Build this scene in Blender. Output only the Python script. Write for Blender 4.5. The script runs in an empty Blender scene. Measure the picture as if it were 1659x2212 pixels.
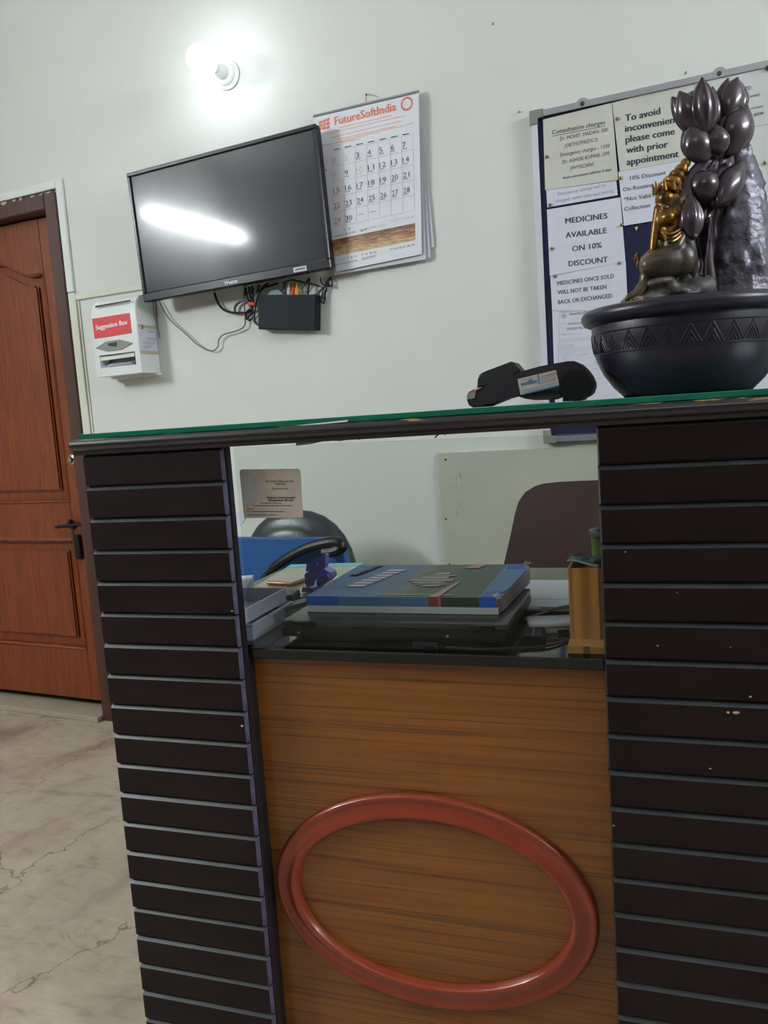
import bpy, bmesh, math, random
from mathutils import Vector, Matrix, Euler
random.seed(7)
PI = math.pi
sc = bpy.context.scene
C = sc.collection

# ------------------------------------------------------------------ camera
FPX, PITCH, ROLL, YC, YW = 1762.1, math.radians(6.972), math.radians(-3.8835), math.radians(18.726), math.radians(25.345)
EYE = Vector((0, 0, 1.17))
cp, sp, cr, sr = math.cos(PITCH), math.sin(PITCH), math.cos(ROLL), math.sin(ROLL)
M = Matrix(((cr, -sr, 0), (sr, cr, 0), (0, 0, 1))) @ Matrix(((1, 0, 0), (0, cp, -sp), (0, sp, cp)))
LEV = Matrix(((math.cos(YW), 0, -math.sin(YW)), (math.sin(YW), 0, math.cos(YW)), (0, -1, 0)))
A = LEV @ M.transposed()
right, down, fwd = A @ Vector((1, 0, 0)), A @ Vector((0, 1, 0)), A @ Vector((0, 0, 1))
cam = bpy.data.objects.new('camera', bpy.data.cameras.new('camera'))
C.objects.link(cam)
mw = Matrix((right, -down, -fwd)).transposed().to_4x4()
mw.translation = EYE
cam.matrix_world = mw
cam.data.sensor_fit = 'HORIZONTAL'
cam.data.sensor_width = 36
cam.data.lens = FPX / 1659 * 36
cam.data.clip_start = .02
sc.camera = cam

# ------------------------------------------------------------------ world, exposure, light levels
w = bpy.data.worlds.new('world'); sc.world = w; w.use_nodes = True
w.node_tree.nodes['Background'].inputs[0].default_value = (.55, .65, .8, 1)
w.node_tree.nodes['Background'].inputs[1].default_value = .05
sc.view_settings.view_transform = 'Standard'
sc.view_settings.look = 'None'
sc.view_settings.gamma = 1
sc.view_settings.exposure = .87
BULB = 14.0
TUBE = 44.0
FILL_TUBE = 2.4  # unseen fill tube added to light the floor in front
TUBE3 = 29.0

# ------------------------------------------------------------------ measuring helpers (photo pixel -> point on a real plane)
YWALL, DC = 2.40, 1.185
TH = YW - YC
cX = Vector((math.cos(TH), math.sin(TH), 0)); cN = Vector((-math.sin(TH), math.cos(TH), 0))
def ray(px, py): return A @ Vector(((px-829.5)/FPX, (py-1106)/FPX, 1))
def hit(px, py, n, d):
    r = ray(px, py); return EYE + r*((d - n.dot(EYE))/n.dot(r))
def wy(px, py, y=YWALL): return hit(px, py, Vector((0, 1, 0)), y)
def wx(px, py, x): return hit(px, py, Vector((1, 0, 0)), x)
def uvz(p): return Vector((cX.dot(p), cN.dot(p)-DC, p.z))
def oc(px, py, v=0): return uvz(hit(px, py, cN, DC+v))
def oz(px, py, z): return uvz(hit(px, py, Vector((0, 0, 1)), z))
def cw(u, v, z): return cX*u + cN*(DC+v) + Vector((0, 0, z))

# ------------------------------------------------------------------ object helpers
def link(o): C.objects.link(o); return o
def fin(bm, sharp=35):
    bm.normal_update()
    for f in bm.faces: f.smooth = True
    th = math.radians(sharp)
    for e in bm.edges:
        if len(e.link_faces) != 2 or e.calc_face_angle(0) > th: e.smooth = False
def obj(name, bm, mat, parent=None, label=None, loc=None, rot=None, sharp=35, fixn=True):
    if fixn: bmesh.ops.recalc_face_normals(bm, faces=bm.faces[:])
    fin(bm, sharp)
    me = bpy.data.meshes.new(name); bm.to_mesh(me); bm.free()
    for m in (mat if isinstance(mat, (list, tuple)) else [mat]): me.materials.append(m)
    o = bpy.data.objects.new(name, me); link(o)
    if parent: o.parent = parent
    if label: o['label'] = label
    if loc is not None: o.location = loc
    if rot is not None: o.rotation_euler = rot
    return o
def thing(name, label, cat, loc=(0, 0, 0), rz=0, group=None, rot=None):
    o = bpy.data.objects.new(name, None); link(o)
    o.location = loc; o.rotation_euler = rot or (0, 0, rz); o.empty_display_size = .02
    o['label'] = label; o['category'] = cat
    if group: o['group'] = group
    return o
def tag(o, label, cat, group=None):
    o['label'] = label; o['category'] = cat
    if group: o['group'] = group
    return o
def struct(name, bm, mat, parent=None, **k):
    o = obj(name, bm, mat, parent, **k)
    if not parent: o['kind'] = 'structure'
    return o
def nb(): return bmesh.new()
def box(bm, x0, x1, y0, y1, z0, z1, bev=0, seg=1):
    v = [bm.verts.new(p) for p in ((x0,y0,z0),(x1,y0,z0),(x1,y1,z0),(x0,y1,z0),(x0,y0,z1),(x1,y0,z1),(x1,y1,z1),(x0,y1,z1))]
    fs = [bm.faces.new([v[i] for i in q]) for q in ((3,2,1,0),(4,5,6,7),(0,1,5,4),(1,2,6,5),(2,3,7,6),(3,0,4,7))]
    if bev:
        es = list({e for f in fs for e in f.edges})
        bmesh.ops.bevel(bm, geom=es, offset=bev, segments=seg, affect='EDGES', profile=.6)
    return bm
def prism(bm, pts, ext, bev=0, seg=2):
    """polygon pts (Vectors) extruded by vector ext"""
    a = [bm.verts.new(Vector(p)) for p in pts]; b = [bm.verts.new(Vector(p)+Vector(ext)) for p in pts]
    n = len(a); fs = [bm.faces.new(a[::-1]), bm.faces.new(b)]
    for i in range(n): fs.append(bm.faces.new((a[i], a[(i+1) % n], b[(i+1) % n], b[i])))
    if bev:
        es = list({e for f in fs[:2] for e in f.edges})
        bmesh.ops.bevel(bm, geom=es, offset=bev, segments=seg, affect='EDGES')
    return bm
def frame_of(d):
    d = d.normalized(); u = Vector((0, 0, 1)) if abs(d.z) < .9 else Vector((1, 0, 0))
    x = d.cross(u).normalized(); return x, d.cross(x).normalized()
def tube(bm, pts, r, n=10, cap=True):
    pts = [Vector(p) for p in pts]; rings = []
    m = len(pts); rs = r if isinstance(r, (list, tuple)) else [r]*m
    x = None
    for i, p in enumerate(pts):
        d = (pts[min(i+1, m-1)] - pts[max(i-1, 0)]).normalized()
        if x is None: x, y = frame_of(d)
        else:
            x = (x - d*x.dot(d)).normalized(); y = d.cross(x)
        rings.append([bm.verts.new(p + (x*math.cos(2*PI*k/n) + y*math.sin(2*PI*k/n))*rs[i]) for k in range(n)])
    for a, b in zip(rings, rings[1:]):
        for k in range(n): bm.faces.new((a[k], a[(k+1) % n], b[(k+1) % n], b[k]))
    if cap: bm.faces.new(rings[0][::-1]); bm.faces.new(rings[-1])
    return bm
def spline(pts, k=6):
    pts = [Vector(p) for p in pts]; out = []
    for i in range(len(pts)-1):
        p0, p1, p2, p3 = pts[max(i-1,0)], pts[i], pts[i+1], pts[min(i+2,len(pts)-1)]
        for j in range(k):
            t = j/k
            out.append(.5*((2*p1)+(p2-p0)*t+(2*p0-5*p1+4*p2-p3)*t*t+(3*p1-p0-3*p2+p3)*t**3))
    out.append(pts[-1]); return out
def lathe(bm, prof, n=32, mtx=None):
    """prof: (r, z)"""
    rings = []
    for r, z in prof:
        if r < 1e-6: rings.append([bm.verts.new((0, 0, z))])
        else: rings.append([bm.verts.new((r*math.cos(2*PI*k/n), r*math.sin(2*PI*k/n), z)) for k in range(n)])
    vs = [v for q in rings for v in q]
    for a, b in zip(rings, rings[1:]):
        for k in range(n):
            if len(a) == 1 and len(b) == 1: continue
            if len(a) == 1: bm.faces.new((a[0], b[(k+1) % n], b[k]))
            elif len(b) == 1: bm.faces.new((a[k], a[(k+1) % n], b[0]))
            else: bm.faces.new((a[k], a[(k+1) % n], b[(k+1) % n], b[k]))
    if mtx: bmesh.ops.transform(bm, matrix=mtx, verts=vs)
    return bm
def ell(bm, c, r, rot=(0, 0, 0), u=16, v=10):
    m = Matrix.Translation(Vector(c)) @ Euler(rot).to_matrix().to_4x4() @ Matrix.Diagonal((r[0], r[1], r[2], 1))
    bmesh.ops.create_uvsphere(bm, u_segments=u, v_segments=v, radius=1, matrix=m)
    return bm
def ring_ellipse(bm, prof, cxz, a, b, n=96):
    """prof: (offset outwards from centre line, height toward viewer) closed; ellipse in local xz, viewer at -y"""
    rings = []
    for k in range(n):
        t = 2*PI*k/n; nx, nz = math.cos(t)/a, math.sin(t)/b; l = math.hypot(nx, nz); nx /= l; nz /= l
        rings.append([bm.verts.new((cxz[0]+a*math.cos(t)+nx*o, -h, cxz[1]+b*math.sin(t)+nz*o)) for o, h in prof])
    m = len(prof)
    for k in range(n):
        p, q = rings[k], rings[(k+1) % n]
        for i in range(m): bm.faces.new((p[i], p[(i+1) % m], q[(i+1) % m], q[i]))
    return bm
def remesh(o, vox=.003, smooth=3):
    m = o.modifiers.new('r', 'REMESH'); m.mode = 'VOXEL'; m.voxel_size = vox; m.use_smooth_shade = True
    if smooth:
        s = o.modifiers.new('s', 'SMOOTH'); s.iterations = smooth; s.factor = .6
    return o

# text as flat mesh: fitted between two points along a baseline
_tc = {}
def glyphs(s, bold=0, shear=0, sp=1.0):
    key = (s, bold, shear, sp)
    if key not in _tc:
        cu = bpy.data.curves.new('t', 'FONT'); cu.body = s; cu.size = 1; cu.offset = bold; cu.shear = shear
        cu.space_character = sp; cu.resolution_u = 2
        o = bpy.data.objects.new('t', cu); me = bpy.data.meshes.new_from_object(o)
        vs = [v.co.copy() for v in me.vertices]; fs = [tuple(p.vertices) for p in me.polygons]
        bpy.data.objects.remove(o); bpy.data.meshes.remove(me); bpy.data.curves.remove(cu)
        _tc[key] = (vs, fs)
    return _tc[key]
def write(bm, s, L, Rt, up, off, cap=None, bold=0, shear=0):
    """draw s from L to Rt (3-D baseline ends); up = unit up, off = offset vector toward viewer; cap = capital height"""
    vs, fs = glyphs(s, min(bold, 0), shear)
    if not vs: return
    x0, x1 = min(v.x for v in vs), max(v.x for v in vs)
    d = (Rt - L); k = d.length/(x1-x0); ux = d.normalized(); ky = k if cap is None else cap/.7
    w_ = max(bold, 0)*3.2 if bold > .003 else 0     # heavier strokes: shifted copies
    if w_: k *= (x1-x0)/(x1-x0+w_)
    vn = ux.cross(up).normalized(); vn = vn*(1 if vn.dot(off) >= 0 else -1)
    for ci, dx in enumerate([0] if not w_ else [0, w_*.5, w_]):
        nv = [bm.verts.new(L + ux*(v.x-x0+dx)*k + up*v.y*ky + off + vn*ci*5e-5) for v in vs]
        for f in fs:
            try: bm.faces.new([nv[i] for i in f])
            except ValueError: pass
UPZ = Vector((0, 0, 1)); TOV = Vector((0, -1, 0))

# ------------------------------------------------------------------ materials
def N(nt, t, **k):
    n = nt.nodes.new(t)
    for a, b in k.items(): setattr(n, a, b)
    return n
def mat(name, col, rough=.5, metal=0, spec=.5, emit=None, estr=0, coat=0, trans=0, ior=1.45, alpha=1,
        noise=None, bump=None, sheen=0):
    """noise=(scale, colour2, lo, hi, stretch); bump=(scale, strength, distance)"""
    m = bpy.data.materials.new(name); m.use_nodes = True; nt = m.node_tree; b = nt.nodes['Principled BSDF']
    b.inputs['Base Color'].default_value = (*col, 1); b.inputs['Roughness'].default_value = rough
    b.inputs['Metallic'].default_value = metal; b.inputs['Specular IOR Level'].default_value = spec
    b.inputs['Coat Weight'].default_value = coat; b.inputs['Coat Roughness'].default_value = .08
    b.inputs['Transmission Weight'].default_value = trans; b.inputs['IOR'].default_value = ior
    if emit: b.inputs['Emission Color'].default_value = (*emit, 1); b.inputs['Emission Strength'].default_value = estr
    tc = N(nt, 'ShaderNodeTexCoord')
    if noise:
        s, c2, lo, hi, st = noise
        mp = N(nt, 'ShaderNodeMapping'); mp.inputs['Scale'].default_value = st
        nz = N(nt, 'ShaderNodeTexNoise'); nz.inputs['Scale'].default_value = s; nz.inputs['Detail'].default_value = 6; nz.inputs['Roughness'].default_value = .6
        rp = N(nt, 'ShaderNodeValToRGB'); rp.color_ramp.elements[0].position = lo; rp.color_ramp.elements[1].position = hi
        rp.color_ramp.elements[0].color = (*col, 1); rp.color_ramp.elements[1].color = (*c2, 1)
        nt.links.new(tc.outputs['Object'], mp.inputs[0]); nt.links.new(mp.outputs[0], nz.inputs['Vector'])
        nt.links.new(nz.outputs['Fac'], rp.inputs[0]); nt.links.new(rp.outputs[0], b.inputs['Base Color'])
    if bump:
        nz2 = N(nt, 'ShaderNodeTexNoise'); nz2.inputs['Scale'].default_value = bump[0]; nz2.inputs['Detail'].default_value = 8
        bp = N(nt, 'ShaderNodeBump'); bp.inputs['Strength'].default_value = bump[1]; bp.inputs['Distance'].default_value = bump[2]
        nt.links.new(tc.outputs['Object'], nz2.inputs['Vector']); nt.links.new(nz2.outputs['Fac'], bp.inputs['Height'])
        nt.links.new(bp.outputs[0], b.inputs['Normal'])
    return m
def ramp(nt, stops, interp='LINEAR'):
    r = N(nt, 'ShaderNodeValToRGB'); e = r.color_ramp.elements; r.color_ramp.interpolation = interp
    while len(e) < len(stops): e.new(.5)
    for q, (p, c) in zip(e, stops): q.position = p; q.color = (*c, 1) if len(c) == 3 else c
    return r
ONE = (1, 1, 1)
wall_m = mat('wall_paint', (.69, .705, .66), .55, spec=.3, noise=(1.2, (.66, .675, .63), .35, .7, ONE), bump=(60, .05, .002))
ceil_m = mat('ceiling_paint', (.72, .73, .70), .7)
trim_m = mat('white_casing', (.72, .75, .72), .4)
trimc_m = mat('cream_casing', (.66, .67, .56), .45)
white_pl = mat('white_plastic', (.74, .78, .76), .25)
grey_pl = mat('grey_plastic', (.22, .22, .19), .45)
black_pl = mat('black_plastic', (.006, .0065, .008), .38, spec=.35)
black_mt = mat('black_matt', (.007, .010, .015), .6, spec=.2, bump=(900, .1, .0003))
bezel_m = mat('bezel_black', (.006, .007, .010), .25, spec=.3)
cable_m = mat('cable_black', (.010, .010, .012), .45)
cable_g = mat('cable_grey', (.16, .14, .11), .5)
paper_m = mat('paper', (.64, .65, .74), .7, noise=(9, (.60, .61, .68), .3, .7, ONE))
paper_y = mat('aged_paper', (.60, .60, .55), .7, noise=(7, (.50, .50, .42), .3, .7, ONE))
cal_m = mat('calendar_paper', (.74, .75, .80), .45, noise=(10, (.70, .71, .76), .3, .7, ONE))
ink_m = mat('ink_black', (.03, .03, .05), .6)
inkg_m = mat('ink_grey', (.22, .23, .28), .6)
inkl_m = mat('ink_pale', (.45, .46, .52), .6)
inko_m = mat('ink_orange', (.75, .16, .07), .5)
inkp_m = mat('ink_pale_orange', (.80, .45, .36), .5)
inkr_m = mat('ink_red', (.55, .12, .08), .5)
inkb_m = mat('ink_blue', (.04, .16, .40), .5)
alu_m = mat('aluminium', (.42, .43, .46), .35, metal=.7)
felt_m = mat('navy_felt', (.008, .007, .035), .9)
brass_m = mat('brass_pin', (.25, .17, .07), .35, metal=.8)
steel_m = mat('steel', (.45, .42, .36), .25, metal=1)
red_m = mat('red_sign', (.62, .055, .065), .3)
redring_m = mat('red_tie', (.6, .05, .03), .4)
yel_m = mat('yellow_plug', (.75, .42, .02), .35)
wht_m = mat('white_plug', (.7, .62, .6), .35)
teal_m = mat('teal_card', (.03, .16, .20), .4)
brown_pl = mat('brown_moulded', (.060, .032, .030), .5)
leather_m = mat('black_leather', (.018, .020, .026), .32, noise=(40, (.03, .033, .04), .3, .7, ONE), bump=(140, .35, .0015))
bluebag_m = mat('blue_fabric', (.012, .085, .27), .55, noise=(5, (.014, .10, .32), .3, .7, (1, 1, 4)))
granite_m = mat('black_granite', (.005, .0055, .006), .10, noise=(160, (.010, .011, .011), .5, .75, ONE), coat=.1)
slat_m = mat('dark_slat', (.007, .0033, .0033), .42, spec=.26, noise=(6, (.014, .0048, .004), .4, .75, (1, 1, 3)), bump=(50, .06, .001))
slatedge_lit_m = mat('slat_edge_lit', (.022, .026, .030), .34)  # lighter copy of the slat varnish: light on the chamfers put into colour
back_m = mat('groove_black', (.008, .006, .006), .5)
endglint_m = mat('lilac_end_glint', (.085, .08, .14), .45, noise=(50, (.025, .022, .04), .42, .72, ONE))  # lilac highlight put into the colour of the left slats' bevelled ends
cardb_m = mat('board_cream', (.50, .49, .40), .6, noise=(4, (.44, .43, .36), .35, .75, ONE))
purple_m = mat('violet_plastic', (.36, .36, 1.0), .35)
acryl_m = mat('clear_acrylic', (.66, .66, .82), .3, trans=.2)
phone_g = mat('phone_edge_gold', (.50, .22, .13), .3, metal=.6)
phone_s = mat('phone_screen', (.14, .15, .13), .08, coat=1)
rubber_m = mat('eraser_grey', (.25, .27, .26), .8)
rag_m = mat('grey_rag', (.06, .07, .07), .9, noise=(60, (.16, .18, .18), .4, .7, ONE))
bronze_m = mat('dark_bronze', (.034, .022, .030), .21, metal=.3, spec=.75, noise=(14, (.060, .044, .054), .4, .75, ONE), bump=(45, .25, .0012))
bowl_m = mat('bowl_black', (.012, .0095, .020), .36, spec=.45, bump=(30, .04, .001))
gold_m = mat('antique_gold', (.27, .13, .018), .34, metal=.7, noise=(34, (.028, .018, .010), .42, .62, ONE), bump=(70, .4, .0015))
rockbase_m = mat('rock_base', (.055, .05, .045), .5, noise=(18, (.16, .14, .12), .5, .75, ONE), bump=(40, .6, .004))
doorframe_m = mat('door_frame_wood', (.050, .020, .016), .4, noise=(5, (.075, .03, .022), .35, .7, (6, 6, .4)))

def wood(name, c1, c2, c3, stretch, rough=.35, scale=9, dist=1.2, coat=.15):
    m = bpy.data.materials.new(name); m.use_nodes = True; nt = m.node_tree; b = nt.nodes['Principled BSDF']
    b.inputs['Roughness'].default_value = rough; b.inputs['Coat Weight'].default_value = coat
    tc = N(nt, 'ShaderNodeTexCoord'); mp = N(nt, 'ShaderNodeMapping'); mp.inputs['Scale'].default_value = stretch
    nz = N(nt, 'ShaderNodeTexNoise'); nz.inputs['Scale'].default_value = scale; nz.inputs['Detail'].default_value = 8; nz.inputs['Roughness'].default_value = .65; nz.inputs['Distortion'].default_value = dist*.2
    r = ramp(nt, [(.28, c1), (.5, c2), (.62, c3), (.78, c2)])
    nt.links.new(tc.outputs['Object'], mp.inputs[0]); nt.links.new(mp.outputs[0], nz.inputs['Vector'])
    nt.links.new(nz.outputs['Fac'], r.inputs[0])
    # thin dark pore lines
    mp2 = N(nt, 'ShaderNodeMapping'); mp2.inputs['Scale'].default_value = [s*k_ for s, k_ in zip(stretch, (1.0, 1.0, 2.4) if stretch[2] > 1 else (2.6, 2.6, 1.5))]
    n2 = N(nt, 'ShaderNodeTexNoise'); n2.inputs['Scale'].default_value = scale; n2.inputs['Detail'].default_value = 4
    r2 = ramp(nt, [(.36, (.42, .42, .42)), (.44, (1, 1, 1))])
    mx = N(nt, 'ShaderNodeMix', data_type='RGBA', blend_type='MULTIPLY'); mx.inputs[0].default_value = .8
    nt.links.new(tc.outputs['Object'], mp2.inputs[0]); nt.links.new(mp2.outputs[0], n2.inputs['Vector']); nt.links.new(n2.outputs['Fac'], r2.inputs[0])
    nt.links.new(r.outputs[0], mx.inputs[6]); nt.links.new(r2.outputs[0], mx.inputs[7]); nt.links.new(mx.outputs[2], b.inputs['Base Color'])
    return m
veneer_m = wood('orange_veneer', (.165, .050, .006), (.205, .070, .009), (.235, .084, .012), (.22, 1, 13), .36)
door_m = wood('door_wood', (.125, .024, .004), (.185, .038, .005), (.22, .049, .008), (9, 9, .5), .42, coat=.1)
pen_m = mat('pine_stand', (.44, .185, .038), .5, noise=(5, (.37, .145, .028), .35, .7, (8, 8, .6)))
oval_m = mat('terracotta_plastic', (.21, .033, .013), .28, coat=.2, noise=(8, (.235, .039, .015), .3, .7, ONE))
# worn moulding: dark varnish with bare wood chipped through near the top edge
def chipped():
    m = bpy.data.materials.new('worn_moulding'); m.use_nodes = True; nt = m.node_tree; b = nt.nodes['Principled BSDF']
    b.inputs['Roughness'].default_value = .28; b.inputs['Coat Weight'].default_value = .3
    tc = N(nt, 'ShaderNodeTexCoord'); sx = N(nt, 'ShaderNodeSeparateXYZ'); nt.links.new(tc.outputs['Object'], sx.inputs[0])
    mp = N(nt, 'ShaderNodeMapping'); mp.inputs['Scale'].default_value = (1, 3, 6); nt.links.new(tc.outputs['Object'], mp.inputs[0])
    nz = N(nt, 'ShaderNodeTexNoise'); nz.inputs['Scale'].default_value = 14; nz.inputs['Detail'].default_value = 8; nt.links.new(mp.outputs[0], nz.inputs[0])
    mr = N(nt, 'ShaderNodeMapRange'); mr.inputs[1].default_value = 1.149; mr.inputs[2].default_value = 1.158; mr.inputs[3].default_value = -.2; mr.inputs[4].default_value = .10
    nt.links.new(sx.outputs[2], mr.inputs[0])
    ad = N(nt, 'ShaderNodeMath', operation='ADD'); nt.links.new(nz.outputs['Fac'], ad.inputs[0]); nt.links.new(mr.outputs[0], ad.inputs[1])
    r = ramp(nt, [(.60, (.016, .013, .016)), (.63, (.30, .15, .06))]); nt.links.new(ad.outputs[0], r.inputs[0])
    nt.links.new(r.outputs[0], b.inputs['Base Color']); return m
mould_m = chipped()
def marble():
    m = bpy.data.materials.new('beige_marble'); m.use_nodes = True; nt = m.node_tree; b = nt.nodes['Principled BSDF']
    b.inputs['Roughness'].default_value = .42; b.inputs['Specular IOR Level'].default_value = .35
    tc = N(nt, 'ShaderNodeTexCoord')
    n0 = N(nt, 'ShaderNodeTexNoise'); n0.inputs['Scale'].default_value = 1.7; n0.inputs['Detail'].default_value = 5; nt.links.new(tc.outputs['Object'], n0.inputs[0])
    mix = N(nt, 'ShaderNodeMix', data_type='VECTOR'); mix.inputs[0].default_value = .22
    nt.links.new(tc.outputs['Object'], mix.inputs[4]); nt.links.new(n0.outputs['Color'], mix.inputs[5])
    mp = N(nt, 'ShaderNodeMapping'); mp.inputs['Scale'].default_value = (2.2, 1.1, 1); mp.inputs['Rotation'].default_value = (0, 0, .7)
    nt.links.new(mix.outputs[1], mp.inputs[0])
    n1 = N(nt, 'ShaderNodeTexNoise'); n1.inputs['Scale'].default_value = 2.6; n1.inputs['Detail'].default_value = 9; n1.inputs['Roughness'].default_value = .62; nt.links.new(mp.outputs[0], n1.inputs[0])
    r1 = ramp(nt, [(.32, (.27, .19, .155)), (.46, (.38, .31, .25)), (.58, (.42, .355, .275)), (.72, (.31, .26, .19))]); nt.links.new(n1.outputs['Fac'], r1.inputs[0])
    vo = N(nt, 'ShaderNodeTexVoronoi', feature='DISTANCE_TO_EDGE'); vo.inputs['Scale'].default_value = 1.9
    n3 = N(nt, 'ShaderNodeTexNoise'); n3.inputs['Scale'].default_value = 7; n3.inputs['Detail'].default_value = 7; nt.links.new(tc.outputs['Object'], n3.inputs[0])
    mx3 = N(nt, 'ShaderNodeMix', data_type='VECTOR'); mx3.inputs[0].default_value = .24
    nt.links.new(mp.outputs[0], mx3.inputs[4]); nt.links.new(n3.outputs['Color'], mx3.inputs[5]); nt.links.new(mx3.outputs[1], vo.inputs['Vector'])
    r2 = ramp(nt, [(0, (.22, .17, .12)), (.0022, (.5, .45, .38)), (.007, (1, 1, 1))]); nt.links.new(vo.outputs['Distance'], r2.inputs[0])
    mpf = N(nt, 'ShaderNodeMapping'); mpf.inputs['Scale'].default_value = (5, 14, 1); mpf.inputs['Rotation'].default_value = (0, 0, -.35); nt.links.new(mix.outputs[1], mpf.inputs[0])
    nf = N(nt, 'ShaderNodeTexNoise'); nf.inputs['Scale'].default_value = 2.2; nf.inputs['Detail'].default_value = 10; nf.inputs['Roughness'].default_value = .7; nt.links.new(mpf.outputs[0], nf.inputs[0])
    rf = ramp(nt, [(.34, (.62, .57, .53)), (.45, (.95, .94, .93)), (.55, (1.0, 1.0, 1.0)), (.66, (1.16, 1.14, 1.12))]); nt.links.new(nf.outputs['Fac'], rf.inputs[0])
    mf = N(nt, 'ShaderNodeMix', data_type='RGBA', blend_type='MULTIPLY'); mf.inputs[0].default_value = .8; nt.links.new(r1.outputs[0], mf.inputs[6]); nt.links.new(rf.outputs[0], mf.inputs[7])
    mm = N(nt, 'ShaderNodeMix', data_type='RGBA', blend_type='MULTIPLY'); mm.inputs[0].default_value = .75
    nt.links.new(mf.outputs[2], mm.inputs[6]); nt.links.new(r2.outputs[0], mm.inputs[7]); nt.links.new(mm.outputs[2], b.inputs['Base Color'])
    return m
marble_m = marble()
def thin_glass(name, tint, rough=.02, ior=1.5, dust=.0):
    m = bpy.data.materials.new(name); m.use_nodes = True; nt = m.node_tree
    nt.nodes.remove(nt.nodes['Principled BSDF']); out = nt.nodes['Material Output']
    tr = N(nt, 'ShaderNodeBsdfTransparent'); tr.inputs[0].default_value = (*tint, 1)
    gl = N(nt, 'ShaderNodeBsdfGlossy'); gl.inputs['Roughness'].default_value = rough
    df = N(nt, 'ShaderNodeBsdfDiffuse'); df.inputs[0].default_value = (.7, .75, .72, 1)
    fr0 = N(nt, 'ShaderNodeFresnel'); fr0.inputs[0].default_value = ior; ge = N(nt, 'ShaderNodeNewGeometry'); fr = N(nt, 'ShaderNodeMath', operation='SUBTRACT'); fr.use_clamp = True
    nt.links.new(fr0.outputs[0], fr.inputs[0]); nt.links.new(ge.outputs['Backfacing'], fr.inputs[1])
    a = N(nt, 'ShaderNodeMixShader'); b = N(nt, 'ShaderNodeMixShader'); b.inputs[0].default_value = dust
    nt.links.new(fr.outputs[0], a.inputs[0]); nt.links.new(tr.outputs[0], a.inputs[1]); nt.links.new(gl.outputs[0], a.inputs[2])
    nt.links.new(a.outputs[0], b.inputs[1]); nt.links.new(df.outputs[0], b.inputs[2]); nt.links.new(b.outputs[0], out.inputs[0]); return m
pane_m = thin_glass('clear_pane', (.925, .95, .935), dust=.0)
cup_m = thin_glass('tumbler_clear', (.80, .86, .90), dust=.12)
topglass_m = mat('green_edge_glass', (.004, .13, .075), .06, coat=1)
def screen_mat():
    m = bpy.data.materials.new('lcd_screen'); m.use_nodes = True; nt = m.node_tree; b = nt.nodes['Principled BSDF']
    b.inputs['Base Color'].default_value = (.006, .007, .010, 1); b.inputs['Roughness'].default_value = .36; b.inputs['Specular IOR Level'].default_value = .16
    b.inputs['Coat Weight'].default_value = .36; b.inputs['Coat Roughness'].default_value = .10; return m
screen_m = screen_mat()
def emis(name, col, s):
    m = bpy.data.materials.new(name); m.use_nodes = True; nt = m.node_tree; b = nt.nodes['Principled BSDF']
    b.inputs['Emission Color'].default_value = (*col, 1); b.inputs['Emission Strength'].default_value = s; return m
bulb_m = emis('bulb_glow', (.86, .94, 1.0), BULB)
tube_m = emis('tube_glow', (.90, .96, 1.0), TUBE*8)
fill_tube_m = emis('fill_tube_glow', (.93, .97, 1.0), FILL_TUBE*8)
tube3_m = emis('right_tube_glow', (.86, .92, 1.0), TUBE3*8)
def landscape():
    m = bpy.data.materials.new('sepia_landscape_print'); m.use_nodes = True; nt = m.node_tree; b = nt.nodes['Principled BSDF']; b.inputs['Roughness'].default_value = .5
    tc = N(nt, 'ShaderNodeTexCoord'); mp = N(nt, 'ShaderNodeMapping'); mp.inputs['Scale'].default_value = (1, 1, 1.6)
    nt.links.new(tc.outputs['Generated'], mp.inputs[0])
    n = N(nt, 'ShaderNodeTexNoise'); n.inputs['Scale'].default_value = 7; n.inputs['Detail'].default_value = 9; n.inputs['Roughness'].default_value = .75; nt.links.new(mp.outputs[0], n.inputs[0])
    sx = N(nt, 'ShaderNodeSeparateXYZ'); nt.links.new(tc.outputs['Generated'], sx.inputs[0])
    ad = N(nt, 'ShaderNodeMath', operation='MULTIPLY_ADD'); ad.inputs[1].default_value = -.28; nt.links.new(sx.outputs[2], ad.inputs[0]); nt.links.new(n.outputs['Fac'], ad.inputs[2])
    r = ramp(nt, [(.18, (.10, .04, .02)), (.33, (.28, .13, .06)), (.42, (.50, .32, .17)), (.60, (.68, .52, .33))]); nt.links.new(ad.outputs[0], r.inputs[0])
    nt.links.new(r.outputs[0], b.inputs['Base Color']); return m
land_m = landscape()
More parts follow.
